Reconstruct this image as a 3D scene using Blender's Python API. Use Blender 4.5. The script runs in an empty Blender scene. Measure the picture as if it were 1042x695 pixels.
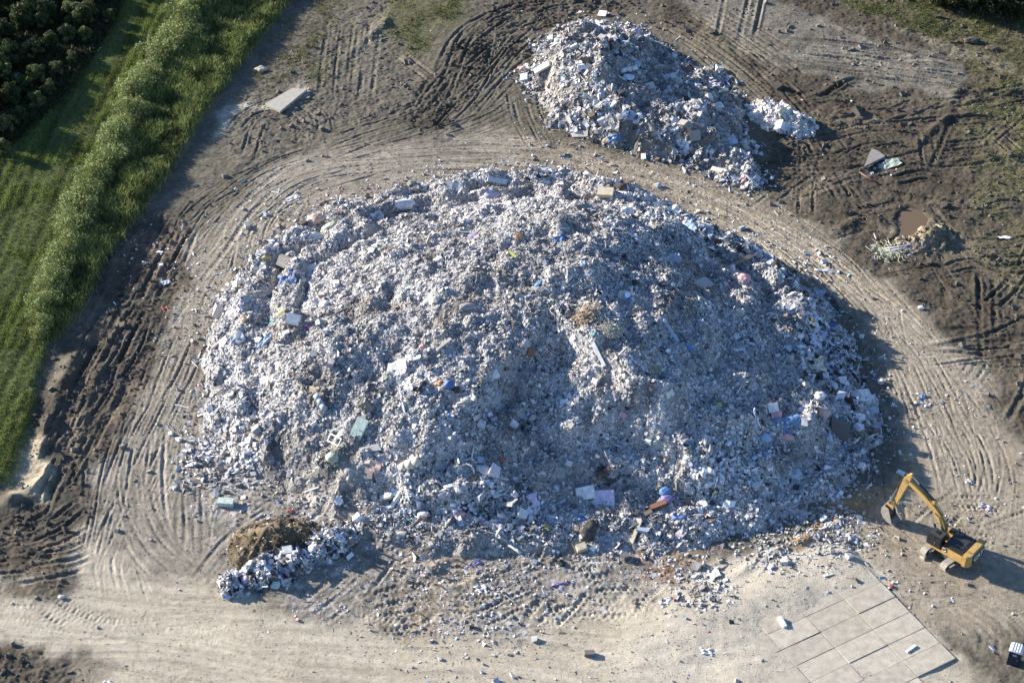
import bpy, bmesh, math, random
import numpy as np
from mathutils import Vector, Matrix

rng = np.random.default_rng(7)
random.seed(7)
S = bpy.context.scene
COL = S.collection
R = math.radians

# ------------------------------------------------------------------ camera / ground mapping
F, CX, CY = 2000.0, 521.0, 347.5
PITCH, HC = R(40.0), 161.0
CAMY = -HC / math.tan(PITCH)
SUN_EL, SUN_AZ = R(18.8), R(180 - 25)          # direction towards the sun, measured from +x
SUN = np.array([math.cos(SUN_EL)*math.cos(SUN_AZ), math.cos(SUN_EL)*math.sin(SUN_AZ), math.sin(SUN_EL)])
CAM = np.array([0, CAMY, HC])
FWD = np.array([0, math.cos(PITCH), -math.sin(PITCH)])
UP = np.array([0, math.sin(PITCH), math.cos(PITCH)])

def ray(px, py):
    return FWD + np.array([(px-CX)/F, 0, 0]) - UP*((py-CY)/F)

def G(px, py, z=0.0):
    d = ray(px, py); t = (z-HC)/d[2]
    return CAM + d*t

def Gp(pts, z=0.0):
    return np.array([G(a, b, z)[:2] for a, b in pts])

# ------------------------------------------------------------------ numeric helpers
def vnoise(x, y, scale, seed):
    r = np.random.default_rng(seed)
    T = r.random((256, 256)).astype(np.float32)
    fx, fy = x/scale + 1000.37, y/scale + 1000.71
    ix, iy = np.floor(fx).astype(np.int32), np.floor(fy).astype(np.int32)
    u, v = (fx-ix).astype(np.float32), (fy-iy).astype(np.float32)
    u = u*u*(3-2*u); v = v*v*(3-2*v)
    a = T[ix & 255, iy & 255]; b = T[(ix+1) & 255, iy & 255]
    c = T[ix & 255, (iy+1) & 255]; d = T[(ix+1) & 255, (iy+1) & 255]
    return (a*(1-u)+b*u)*(1-v) + (c*(1-u)+d*u)*v - 0.5

def rnoise(x, y, scale, seed):            # rotated copy: hides the lattice
    a = seed*0.7
    return vnoise(x*math.cos(a)-y*math.sin(a), x*math.sin(a)+y*math.cos(a), scale, seed)

def poly_sd(x, y, P):                      # signed distance, positive inside
    P = np.asarray(P); d2 = np.full(x.shape, 1e12); inside = np.zeros(x.shape, bool)
    n = len(P)
    for i in range(n):
        ax, ay = P[i]; bx, by = P[(i+1) % n]
        ex, ey = bx-ax, by-ay
        t = np.clip(((x-ax)*ex+(y-ay)*ey)/(ex*ex+ey*ey+1e-12), 0, 1)
        d2 = np.minimum(d2, (x-ax-t*ex)**2+(y-ay-t*ey)**2)
        if ay != by:
            c = ((ay > y) != (by > y)) & (x < (bx-ax)*(y-ay)/(by-ay)+ax)
            inside ^= c
    d = np.sqrt(d2)
    return np.where(inside, d, -d)

def sst(a, b, v):
    t = np.clip((v-a)/(b-a), 0, 1); return t*t*(3-2*t)

def tps(P, h):                             # thin-plate interpolation through control heights
    P = np.asarray(P); n = len(P)
    def k(r2): return np.where(r2 > 1e-9, 0.5*r2*np.log(np.maximum(r2, 1e-9)), 0)
    r2 = ((P[:, None]-P[None])**2).sum(-1)
    A = np.zeros((n+3, n+3)); A[:n, :n] = k(r2)+np.eye(n)*8.0
    A[:n, n] = 1; A[:n, n+1:] = P; A[n, :n] = 1; A[n+1:, :n] = P.T
    w = np.linalg.solve(A, np.r_[h, 0, 0, 0])
    def f(x, y):
        o = np.full(x.shape, w[n]) + w[n+1]*x + w[n+2]*y
        for i in range(n):
            o = o + w[i]*k((x-P[i, 0])**2+(y-P[i, 1])**2)
        return o
    return f

def spline(P, step=0.1):                   # Catmull-Rom through ground points
    P = np.asarray(P, float)
    Q = np.vstack([2*P[0]-P[1], P, 2*P[-1]-P[-2]]); out = []
    for i in range(1, len(Q)-2):
        n = max(2, int(np.linalg.norm(Q[i+1]-Q[i])/step)); t = np.linspace(0, 1, n, endpoint=False)[:, None]
        a, b, c, d = Q[i-1], Q[i], Q[i+1], Q[i+2]
        out.append(0.5*((2*b)+(-a+c)*t+(2*a-5*b+4*c-d)*t**2+(-a+3*b-3*c+d)*t**3))
    return np.vstack(out)

# ------------------------------------------------------------------ dense ground grid
X0, X1, Y0, Y1, ST = -92.0, 92.0, -66.0, 100.0, 0.14
NX, NY = int((X1-X0)/ST)+1, int((Y1-Y0)/ST)+1
xs = X0+np.arange(NX)*ST; ys = Y0+np.arange(NY)*ST
GX, GY = np.meshgrid(xs, ys)               # arrays are [iy, ix]
CS = 0.6                                   # coarse grid for masks
cx = np.arange(X0-2, X1+2.1, CS); cy = np.arange(Y0-2, Y1+2.1, CS)
CGX, CGY = np.meshgrid(cx, cy)

def bil(A, x, y, x0, y0, st):
    fx = np.clip((x-x0)/st, 0, A.shape[1]-1.001); fy = np.clip((y-y0)/st, 0, A.shape[0]-1.001)
    ix, iy = fx.astype(np.int32), fy.astype(np.int32); u, v = fx-ix, fy-iy
    return (A[iy, ix]*(1-u)+A[iy, ix+1]*u)*(1-v)+(A[iy+1, ix]*(1-u)+A[iy+1, ix+1]*u)*v

def smp(A, x, y):                          # sample a dense-grid array
    return bil(A, np.asarray(x, float), np.asarray(y, float), X0, Y0, ST)

WX = GX + 5*rnoise(GX, GY, 6, 11) + 2.0*rnoise(GX, GY, 1.7, 12)
WY = GY + 5*rnoise(GX, GY, 6, 13) + 2.0*rnoise(GX, GY, 1.7, 14)

def zone(px_poly, soft=2.0, warp=True):
    sd = poly_sd(CGX, CGY, Gp(px_poly))
    m = sst(-soft, soft, sd)
    return bil(m, WX if warp else GX, WY if warp else GY, cx[0], cy[0], CS).astype(np.float32)

# ------------------------------------------------------------------ materials
def shade(m, rough, spec=0.3):
    b = m.node_tree.nodes['Principled BSDF']; b.inputs['Roughness'].default_value = rough
    b.inputs['Specular IOR Level'].default_value = spec
    return b

MATS = {}
def mat(name, col, rough=0.7, var=0.25, scale=3.0, metal=0.0, spec=0.3, bump=0.15, dirt=0.0):
    if name in MATS: return MATS[name]
    m = bpy.data.materials.new(name); m.use_nodes = True
    nt = m.node_tree; b = shade(m, rough, spec); b.inputs['Metallic'].default_value = metal
    tc = nt.nodes.new('ShaderNodeTexCoord')
    n = nt.nodes.new('ShaderNodeTexNoise'); n.inputs['Scale'].default_value = scale; n.inputs['Detail'].default_value = 5
    n.inputs['Roughness'].default_value = 0.65
    nt.links.new(tc.outputs['Object'], n.inputs['Vector'])
    r = nt.nodes.new('ShaderNodeValToRGB')
    r.color_ramp.elements[0].position = 0.3; r.color_ramp.elements[1].position = 0.7
    dirtc = (0.26, 0.22, 0.17)
    lo = [c*(1-var)*(1-dirt)+d*dirt for c, d in zip(col, dirtc)]
    r.color_ramp.elements[0].color = (*lo, 1)
    r.color_ramp.elements[1].color = (*[min(0.9, c*(1+var*0.35)) for c in col], 1)
    nt.links.new(n.outputs['Fac'], r.inputs['Fac']); nt.links.new(r.outputs['Color'], b.inputs['Base Color'])
    if bump:
        bp = nt.nodes.new('ShaderNodeBump'); bp.inputs['Strength'].default_value = bump; bp.inputs['Distance'].default_value = 0.05
        nt.links.new(n.outputs['Fac'], bp.inputs['Height']); nt.links.new(bp.outputs['Normal'], b.inputs['Normal'])
    MATS[name] = m; return m

def attr_mat(name, rough=0.85, spec=0.25, trans=0.0, nscale=0, nvar=0.2, bump=0.0, bscale=6.0):
    m = bpy.data.materials.new(name); m.use_nodes = True
    nt = m.node_tree; b = shade(m, rough, spec)
    a = nt.nodes.new('ShaderNodeAttribute'); a.attribute_name = 'tint'
    out = a.outputs['Color']
    tc = nt.nodes.new('ShaderNodeTexCoord')
    if nscale:
        n = nt.nodes.new('ShaderNodeTexNoise'); n.inputs['Scale'].default_value = nscale; n.inputs['Detail'].default_value = 7
        n.inputs['Roughness'].default_value = 0.7
        nt.links.new(tc.outputs['Object'], n.inputs['Vector'])
        mr = nt.nodes.new('ShaderNodeMapRange'); mr.inputs[1].default_value = 0.25; mr.inputs[2].default_value = 0.75
        mr.inputs[3].default_value = 1-nvar; mr.inputs[4].default_value = 1+nvar
        nt.links.new(n.outputs['Fac'], mr.inputs[0])
        vm = nt.nodes.new('ShaderNodeVectorMath'); vm.operation = 'SCALE'
        nt.links.new(out, vm.inputs[0]); nt.links.new(mr.outputs[0], vm.inputs['Scale']); out = vm.outputs[0]
    nt.links.new(out, b.inputs['Base Color'])
    if bump:
        n2 = nt.nodes.new('ShaderNodeTexNoise'); n2.inputs['Scale'].default_value = bscale; n2.inputs['Detail'].default_value = 6
        n2.inputs['Roughness'].default_value = 0.7
        nt.links.new(tc.outputs['Object'], n2.inputs['Vector'])
        bp = nt.nodes.new('ShaderNodeBump'); bp.inputs['Strength'].default_value = bump; bp.inputs['Distance'].default_value = 0.12
        nt.links.new(n2.outputs['Fac'], bp.inputs['Height']); nt.links.new(bp.outputs['Normal'], b.inputs['Normal'])
    if trans:
        t = nt.nodes.new('ShaderNodeBsdfTranslucent'); nt.links.new(out, t.inputs['Color'])
        mx = nt.nodes.new('ShaderNodeMixShader'); mx.inputs[0].default_value = trans
        o = nt.nodes['Material Output']
        nt.links.new(b.outputs[0], mx.inputs[1]); nt.links.new(t.outputs[0], mx.inputs[2]); nt.links.new(mx.outputs[0], o.inputs['Surface'])
    return m

# ------------------------------------------------------------------ object helpers
def tag(o, label=None, cat=None, group=None, kind=None):
    if label: o['label'] = label
    if cat: o['category'] = cat
    if group: o['group'] = group
    if kind: o['kind'] = kind
    return o

def empty(name, loc, rz=0.0):
    o = bpy.data.objects.new(name, None); COL.objects.link(o)
    o.location = loc; o.rotation_euler.z = rz; o.empty_display_size = 0.3
    return o

def np_mesh(name, verts, quads, tint=None, material=None, parent=None, smooth=False):
    """one mesh object from arrays; quads may hold -1 as 4th index for triangles"""
    me = bpy.data.meshes.new(name)
    verts = np.asarray(verts, np.float32); quads = np.asarray(quads, np.int32)
    nv, nf, k = len(verts), len(quads), quads.shape[1]
    me.vertices.add(nv); me.vertices.foreach_set('co', verts.ravel())
    me.loops.add(nf*k); me.loops.foreach_set('vertex_index', quads.ravel())
    me.polygons.add(nf); me.polygons.foreach_set('loop_start', np.arange(nf, dtype=np.int32)*k)
    me.polygons.foreach_set('use_smooth', np.full(nf, bool(smooth)))
    me.update(calc_edges=True)
    if tint is not None:
        at = me.attributes.new('tint', 'FLOAT_COLOR', 'POINT')
        c = np.ones((nv, 4), np.float32); c[:, :3] = tint; at.data.foreach_set('color', c.ravel())
    o = bpy.data.objects.new(name, me); COL.objects.link(o)
    if material: me.materials.append(material)
    if parent: o.parent = parent
    return o

class MB:
    """collects simple solids in one bmesh"""
    def __init__(s): s.bm = bmesh.new()
    def _add(s, pts, faces, M=None):
        vs = [s.bm.verts.new((M @ Vector(p)) if M else Vector(p)) for p in pts]
        for f in faces:
            try: s.bm.faces.new([vs[i] for i in f])
            except ValueError: pass
        return vs
    def box(s, x0, x1, y0, y1, z0, z1, M=None, tx=0.0, ty=0.0):
        p = [(x0, y0, z0), (x1, y0, z0), (x1, y1, z0), (x0, y1, z0), (x0+tx, y0+ty, z1), (x1-tx, y0+ty, z1), (x1-tx, y1-ty, z1), (x0+tx, y1-ty, z1)]
        s._add(p, [(3, 2, 1, 0), (4, 5, 6, 7), (0, 1, 5, 4), (1, 2, 6, 5), (2, 3, 7, 6), (3, 0, 4, 7)], M); return s
    def prism(s, prof, y0, y1, M=None):          # profile in x-z, extruded along y
        n = len(prof)
        p = [(a, y0, b) for a, b in prof]+[(a, y1, b) for a, b in prof]
        f = [tuple(range(n)), tuple(range(2*n-1, n-1, -1))]+[(i, i+n, (i+1) % n+n, (i+1) % n) for i in range(n)]
        s._add(p, f, M); return s
    def prismz(s, prof, z0, z1, M=None):         # profile in x-y, extruded along z
        n = len(prof)
        p = [(a, b, z0) for a, b in prof]+[(a, b, z1) for a, b in prof]
        f = [tuple(range(n-1, -1, -1)), tuple(range(n, 2*n))]+[(i, (i+1) % n, (i+1) % n+n, i+n) for i in range(n)]
        s._add(p, f, M); return s
    def tube(s, a, b, r, n=8, r2=None):
        a, b = Vector(a), Vector(b); d = (b-a).normalized(); r2 = r if r2 is None else r2
        u = d.orthogonal().normalized(); v = d.cross(u)
        p = [a+(u*math.cos(2*math.pi*i/n)+v*math.sin(2*math.pi*i/n))*r for i in range(n)]
        p += [b+(u*math.cos(2*math.pi*i/n)+v*math.sin(2*math.pi*i/n))*r2 for i in range(n)]
        s._add(p, [tuple(range(n-1, -1, -1)), tuple(range(n, 2*n))]+[(i, (i+1) % n, (i+1) % n+n, i+n) for i in range(n)]); return s
    def path(s, pts, r, n=6):
        for a, b in zip(pts[:-1], pts[1:]): s.tube(a, b, r, n)
        return s
    def build(s, name, m, parent=None, bevel=0.0, smooth=False):
        bmesh.ops.recalc_face_normals(s.bm, faces=s.bm.faces)
        if bevel:
            es = [e for e in s.bm.edges if len(e.link_faces) == 2 and e.calc_face_angle(0) > 0.5]
            bmesh.ops.bevel(s.bm, geom=es, offset=bevel, segments=2, affect='EDGES', clamp_overlap=True)
        me = bpy.data.meshes.new(name); s.bm.to_mesh(me); s.bm.free()
        if smooth:
            for p in me.polygons: p.use_smooth = True
        o = bpy.data.objects.new(name, me); COL.objects.link(o)
        if m: me.materials.append(m)
        if parent: o.parent = parent
        return o

def copy_tree(o, parent=None):
    c = o.copy(); COL.objects.link(c)
    if parent: c.parent = parent
    for ch in o.children: copy_tree(ch, c)
    return c
# ================================================================== TERRAIN: zones, heights, tracks
Z = 0.35*rnoise(GX, GY, 28, 1) + 0.16*rnoise(GX, GY, 9, 2)
TOE = [(215,330),(222,295),(262,258),(300,228),(345,212),(400,196),(470,181),(560,180),(640,196),(700,216),(745,240),(795,268),
       (835,300),(862,345),(886,400),(892,440),(872,480),(835,512),(780,536),(720,556),(650,560),(590,560),(545,566),(480,572),(425,570),
       (375,556),(325,516),(280,490),(238,470),(212,440),(206,385)]
UTOE = [(530,84),(543,48),(575,25),(622,20),(660,36),(700,62),(738,88),(760,118),(766,150),(774,186),(735,182),(700,168),(655,158),(598,146),(560,126)]
MAIN, UPPER = Gp(TOE), Gp(UTOE)
sdM = bil(poly_sd(CGX, CGY, MAIN), GX+2.4*rnoise(GX, GY, 5, 21)+2.2*rnoise(GX, GY, 1.9, 27), GY+2.4*rnoise(GX, GY, 5, 22)+2.2*rnoise(GX, GY, 1.9, 28), cx[0], cy[0], CS)
sdU = bil(poly_sd(CGX, CGY, UPPER), GX+3.0*rnoise(GX, GY, 4, 23)+1.5*rnoise(GX, GY, 1.5, 25), GY+3.0*rnoise(GX, GY, 4, 24)+1.5*rnoise(GX, GY, 1.5, 26), cx[0], cy[0], CS)

z_pale = zone([(-40,600),(60,598),(110,560),(180,590),(250,618),(330,624),(420,638),(520,645),(600,628),(680,606),(760,572),(820,545),(868,535),(905,575),(985,675),(985,760),(60,760),(90,668),(-40,640)], 1.6)
z_left = zone([(95,605),(58,590),(80,540),(105,480),(130,420),(155,355),(180,295),(210,235),(250,185),(300,158),(400,140),(500,128),(548,140),(560,178),(480,180),(400,197),(340,215),(285,238),(238,285),(215,340),(206,440),(212,520),(250,610)], 2.0)
z_right = zone([(530,142),(600,148),(680,163),(760,193),(830,233),(890,278),(950,325),(1000,385),(1015,445),(1100,480),(1100,640),(960,650),(870,545),(895,500),(925,470),(915,400),(880,335),(820,290),(750,250),(680,214),(600,190),(520,180)], 2.0)
z_dkl = zone([(178,210),(118,248),(95,300),(60,370),(34,430),(20,492),(-30,530),(-30,600),(55,590),(80,540),(108,470),(148,380),(176,300),(200,245)], 2.0)
z_dkbl = zone([(-30,655),(60,662),(110,690),(120,760),(-30,760)], 2.0)
z_mud = zone([(690,-40),(1200,-40),(1200,500),(1030,440),(1005,380),(955,318),(895,270),(835,228),(770,190),(790,110),(720,45),(670,20)], 2.5)
z_urp = zone([(690,-10),(760,-12),(815,8),(885,42),(985,74),(962,96),(860,84),(790,60),(720,40)], 1.2)
z_topd = zone([(400,125),(440,80),(480,25),(520,-10),(660,-10),(640,14),(580,18),(535,40),(505,80),(450,135)], 2.0)
z_ulg = zone([(240,120),(236,98),(262,72),(300,45),(330,10),(390,-5),(420,60),(440,95),(380,130),(300,152),(245,180)], 2.0)
z_apr = zone([(206,430),(196,520),(232,606),(330,626),(430,642),(520,645),(610,625),(690,602),(740,560),(700,520),(480,520),(330,490)], 2.5)
z_grn1 = zone([(375,-30),(505,-30),(470,20),(440,45),(405,45),(385,25)], 2.5)
z_grn2 = zone([(820,-30),(880,10),(940,40),(985,60),(1010,100),(1060,120),(1200,120),(1200,-30)], 3.0)
z_grn3 = zone([(960,95),(1100,90),(1100,300),(1040,290),(1000,240),(985,180)], 6.0)*0.7
z_field = zone([(-200,700),(-30,500),(12,495),(30,440),(46,360),(60,318),(96,240),(140,150),(200,40),(230,-40),(-200,-40)], 0.8, False)
z_strip = zone([(46,352),(40,330),(62,255),(95,180),(140,110),(186,35),(215,-20),(310,-20),(258,48),(238,72),(202,122),(168,180),(132,232),(104,272),(84,312),(60,345)], 0.8, False)
z_orange = zone([(800,530),(850,515),(890,495),(930,470),(935,490),(905,520),(860,535),(800,552)], 1.0)
z_rust = zone([(660,575),(690,555),(740,550),(735,575),(700,600),(668,600)], 1.2)
z_brsoil = zone([(400,560),(470,545),(480,585),(440,640),(400,630)], 1.5)
z_track2 = zone([(905,30),(955,45),(1042,75),(1042,84),(950,58)], .8)
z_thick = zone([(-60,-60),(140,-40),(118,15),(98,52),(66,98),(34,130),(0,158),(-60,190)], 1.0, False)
z_dry = zone([(262,95),(255,62),(285,20),(310,-20),(345,-20),(332,40),(325,90),(290,80)], 2.0)
z_padc = zone([(630,650),(690,606),(765,572),(862,536),(905,585),(978,672),(945,705),(610,705)], 1.5)
z_beach = zone([(8,500),(20,455),(40,440),(44,470),(30,505)], 0.8)
z_flat1 = zone([(232,140),(226,118),(245,105),(270,100),(300,90),(312,97),(290,112),(262,108),(245,118),(240,140)], 0.8)

def blend(C, m, col): 
    m = np.clip(m, 0, 1)[..., None]; return C*(1-m)+np.array(col, np.float32)*m

n1 = rnoise(GX, GY, 11, 31); n2 = rnoise(GX, GY, 3.1, 32); n3 = rnoise(GX, GY, 0.9, 33); n4 = rnoise(GX, GY, 0.35, 34)
mott = 0.45*n1+0.5*n2+0.5*n3
C = np.empty((NY, NX, 3), np.float32); C[:] = (0.125, 0.113, 0.088)
C = blend(C, z_ulg*(0.7+0.6*n2), (0.128, 0.116, 0.094))
C = blend(C, z_mud*0.9, (0.074, 0.062, 0.047))
C = blend(C, z_mud*sst(0.02, 0.35, n1+0.6*n2)*0.8, (0.118, 0.100, 0.074))
C = blend(C, z_topd*(0.75+n2), (0.070, 0.061, 0.048))
C = blend(C, z_left, (0.265, 0.238, 0.196))
C = blend(C, z_right, (0.285, 0.248, 0.196))
C = blend(C, z_right*sst(0.0, 0.5, n1+n2)*0.6, (0.215, 0.180, 0.135))
C = blend(C, z_left*sst(0.05, 0.5, n1+n2)*0.5, (0.18, 0.157, 0.125))
C = blend(C, z_dkl*(0.85+0.5*n2), (0.062, 0.053, 0.043))
C = blend(C, z_dkl*sst(0.1, 0.4, n1+0.7*n2)*0.7, (0.135, 0.108, 0.080))
C = blend(C, z_urp*(0.95+0.6*n2), (0.170, 0.155, 0.128))
C = blend(C, z_apr*(0.85+0.5*n2), (0.262, 0.238, 0.205))
C = blend(C, z_pale, (0.415, 0.370, 0.295))
C = blend(C, z_pale*sst(0.05, 0.5, n1+n2)*0.55, (0.345, 0.30, 0.235))
C = blend(C, z_padc*.75, (0.445, 0.405, 0.335))
C = blend(C, z_dkbl*(0.9+n2), (0.080, 0.068, 0.053))
C = blend(C, z_orange*(0.8+n2), (0.30, 0.195, 0.095))
C = blend(C, z_rust*(0.6+n2), (0.20, 0.125, 0.075))
C = blend(C, z_brsoil*(0.5+n2), (0.26, 0.20, 0.13))
C = blend(C, z_beach, (0.36, 0.31, 0.23))
C = blend(C, z_flat1*0.8, (0.36, 0.33, 0.27))
veg = np.clip(z_grn1*(1.1+1.2*n2)+z_grn2*(0.75+1.2*n2)+z_grn3*sst(-0.1, 0.35, n1+n2)+z_dry*sst(-.1,.3,n2+.6*n3), 0, 1)*(1-z_urp)
C = blend(C, veg*0.7, (0.105, 0.105, 0.045))
C = blend(C, z_track2*0.7, (0.20, 0.18, 0.13))
C = blend(C, np.clip(z_field+z_strip, 0, 1), (0.085, 0.100, 0.034))
spk = sst(.10, .22, n4+.35*n3+.5*n2)
C = blend(C, z_apr*spk*.32*(1-z_pale), (.40, .40, .41))
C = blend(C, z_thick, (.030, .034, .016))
n5 = rnoise(GX, GY, 0.6, 35)
C *= (1+(0.34*mott+0.34*n4+.30*n5)*(1-.45*z_pale))[..., None]

# roughness of the ground relief per zone
rough = 0.052+0.042*z_mud+0.055*z_dkl+0.08*z_topd+0.012*z_apr+0.10*z_dkbl+0.05*z_ulg
rough = rough*(1-0.72*np.clip(z_left+z_right, 0, 1)*(1-z_mud*0.3))*(1-0.80*z_pale)*(1-0.6*z_urp)
rough = np.where(z_field+z_strip > 0.5, 0.05, rough)
rel = 1.3*np.abs(rnoise(GX, GY, 2.4, 41))*2-0.6 + 1.0*rnoise(GX, GY, 1.2, 42) + 0.85*rnoise(GX, GY, 0.62, 43) + 0.95*rnoise(GX, GY, 0.33, 44)
Z += rough*rel*1.25
# long slow swells in the churned mud
Z += (z_mud*0.22+z_dkl*0.35)*(rnoise(GX, GY, 5.5, 45)+0.6*rnoise(GX, GY, 3.0, 46))
# green field lies slightly above the yard
Z += 0.5*np.clip(z_field+z_strip, 0, 1)

Zf = Z.ravel().copy(); TONE = np.zeros(NX*NY, np.float32)
def stamp(P, W, prof, along=None, tone=0.0, keep=0.55):
    """press a profile prof(offset) along ground polyline P"""
    d = np.gradient(P, axis=0); L = np.linalg.norm(d, axis=1, keepdims=True)+1e-9; d /= L
    nrm = np.c_[-d[:, 1], d[:, 0]]
    off = np.arange(-W, W+0.01, 0.1)
    q = P[:, None, :]+nrm[:, None, :]*off[None, :, None]
    val = np.broadcast_to(prof(off)[None, :], q.shape[:2]).copy()
    if along is not None: val *= along[:, None]
    ix = np.rint((q[..., 0]-X0)/ST).astype(int); iy = np.rint((q[..., 1]-Y0)/ST).astype(int)
    ok = (ix >= 0) & (ix < NX) & (iy >= 0) & (iy < NY)
    idx = (iy*NX+ix)[ok]; v = val[ok]
    DZ[idx] = DZ[idx]*keep+v
    if tone:
        w = np.abs(prof(off)); w = w/(w.max()+1e-6)
        TONE[idx] = TONE[idx]*0.6+(np.broadcast_to(w[None, :], q.shape[:2])*tone)[ok]
DZ = np.zeros(NX*NY)

def rutprof(w, depth, berm=0.6):
    def f(o):
        a = np.abs(o)
        return -depth*(1-sst(w*0.35, w*0.62, a)) + depth*berm*np.exp(-((a-w*0.8)/(0.28*w+0.05))**2)
    return f

def bundle(px, n, spread, w=0.38, depth=0.07, gauge=2.0, span=(0.35, 1.0), rib=0.0, tone=0.20, seed=0):
    r = np.random.default_rng(100+seed); B = spline(Gp(px), 0.11); N = len(B)
    d = np.gradient(B, axis=0); d /= np.linalg.norm(d, axis=1, keepdims=True)+1e-9
    nrm = np.c_[-d[:, 1], d[:, 0]]; s = np.arange(N)*0.11
    for k in range(n):
        base = r.uniform(-spread, spread)
        ln = r.uniform(*span); a = int(r.uniform(0, 1-ln)*N); b = int(a+ln*N)
        if b-a < 25: continue
        wob = base+spread*.38*np.sin(s/r.uniform(5, 16)+r.uniform(0, 7))+0.2*np.sin(s/r.uniform(3, 6)+r.uniform(0, 7))*min(1, spread*.3)
        dep = depth*r.uniform(0.45, 1.35); ww = w*r.uniform(0.75, 1.3); tn = tone*r.uniform(-1.0, 1.0)
        for g in ((-gauge/2, gauge/2) if gauge else (0,)):
            P = (B+nrm*(wob+g)[:, None])[a:b]; t = np.linspace(0, 1, len(P))
            al = np.minimum(1, np.minimum(t, 1-t)*7)*(0.75+0.35*np.sin(s[a:b]/r.uniform(1.5, 5)+r.uniform(0, 7)))
            kk = np.interp(s[a:b]/r.uniform(.5, 1.3), np.arange(4000), r.uniform(.5, 1.3, 4000)); al = al*kk
            if rib: al = al*(1+rib*np.sign(np.sin(s[a:b]*2*math.pi/0.62)))
            stamp(P, ww*1.5+0.15, rutprof(ww, dep), al, tone=tn)

# --- the curved haul road round the large mound
LOOP_L = [(120,620),(128,560),(145,490),(165,420),(190,350),(215,285),(250,225),(310,180),(400,158),(500,152)]
bundle(LOOP_L, 9, 5.0, 2.0, 0.035, gauge=2.6, seed=61, span=(.2, .6), tone=.22)
bundle(LOOP_L, 40, 5.8, 0.32, 0.10, seed=1, span=(0.2, 0.85), tone=.3)
bundle(LOOP_L, 7, 5.0, 0.55, 0.06, rib=.5, gauge=2.2, seed=62, span=(0.2, 0.5), tone=.2)
bundle([(165,630),(160,560),(172,480),(192,400),(210,320)], 30, 4.6, 0.30, 0.11, seed=2)
bundle([(80,600),(110,530),(138,460),(158,400),(185,330)], 18, 3.4, 0.30, 0.12, seed=3)
bundle([(240,600),(200,580),(190,540),(190,480),(200,420)], 10, 2.4, 0.36, 0.08, seed=4)
bundle([(310,610),(230,600),(170,575),(140,530),(135,470)], 9, 2.2, 0.36, 0.07, seed=5)
LOOP_R = [(380,162),(480,156),(560,160),(640,175),(720,202),(800,244),(860,290),(905,345),(935,420),(938,500)]
bundle(LOOP_R, 5, 2.6, 1.6, 0.03, gauge=2.4, seed=63, span=(.2, .6), tone=.2)
bundle(LOOP_R, 48, 3.2, 0.30, 0.15, seed=6, span=(0.25, 0.9), tone=.5)
bundle([(840,255),(890,290),(940,340),(985,410),(1000,480),(990,560)], 12, 3.4, 0.32, 0.08, seed=7, span=(.2,.7))
bundle([(878,300),(895,360),(908,430),(910,500),(905,560)], 8, 3.2, 0.32, 0.08, seed=8, span=(.2,.6))
bundle([(870,345),(905,350),(935,400),(965,470),(985,540)], 6, 2.6, 0.30, 0.07, seed=9)
bundle([(905,282),(950,286),(985,305),(1000,335),(988,375),(965,395)], 5, 1.6, 0.36, 0.12, seed=10, rib=.3)
bundle([(960,420),(985,440),(1000,480),(1000,530)], 6, 3.0, 0.3, 0.08, seed=11, span=(.3,.7))
bundle([(880,520),(905,540),(925,560)], 6, 2.5, 0.36, 0.06, seed=12)
bundle([(930,600),(985,600),(1040,640),(1060,700)], 7, 4.0, 0.5, 0.04, seed=13)
# --- bottom road, turning tracks of a crawler
bundle([(-20,612),(120,632),(300,648),(480,664),(640,668),(760,640)], 16, 4.0, 0.45, 0.025, seed=14)
bundle([(-20,625),(40,625),(70,640),(110,652),(180,648),(240,640)], 2, 0.5, 0.75, 0.06, rib=.6, seed=15, span=(.95, 1))
bundle([(40,610),(70,628),(110,640),(170,636)], 2, 0.4, 0.75, 0.06, rib=.6, seed=16, span=(.9, 1))
bundle([(-20,660),(80,668),(180,680),(330,700)], 6, 2.6, 0.5, 0.05, seed=17)
bundle([(250,660),(420,672),(620,690)], 6, 3.0, 0.5, 0.03, seed=18)
# --- upper left: turning marks and parallel dozer passes
for i, x0 in enumerate((330, 345, 362, 372)):
    bundle([(x0+10, 20), (x0+4, 60), (x0, 104)], 1, 0.2, 0.5, 0.12, gauge=1.9, seed=20+i, span=(.95, 1))
bundle([(255,125),(285,112),(312,122),(318,150)], 4, 2.2, 0.36, 0.08, seed=25)
bundle([(240,160),(262,118),(300,118),(312,140)], 4, 2.2, 0.4, 0.09, seed=26)
bundle([(300,160),(360,140),(420,120),(470,90),(520,55),(580,32),(650,24)], 15, 3.2, 0.42, 0.11, seed=27)
bundle([(430,130),(470,70),(500,30),(560,2),(620,-5)], 12, 3.4, 0.6, 0.20, seed=28, tone=-.2)
bundle([(440,142),(480,110),(520,60),(560,30)], 8, 2.2, 0.4, 0.12, seed=29)
bundle([(445,138),(500,120),(545,96)], 6, 2.5, 0.36, 0.08, seed=30)
bundle([(405,56),(425,72),(440,84)], 2, 0.5, 0.5, 0.2, gauge=1.6, seed=31, span=(.9, 1))
bundle([(545,150),(532,120),(528,90)], 6, 2.4, 0.36, 0.08, seed=32)
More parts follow.
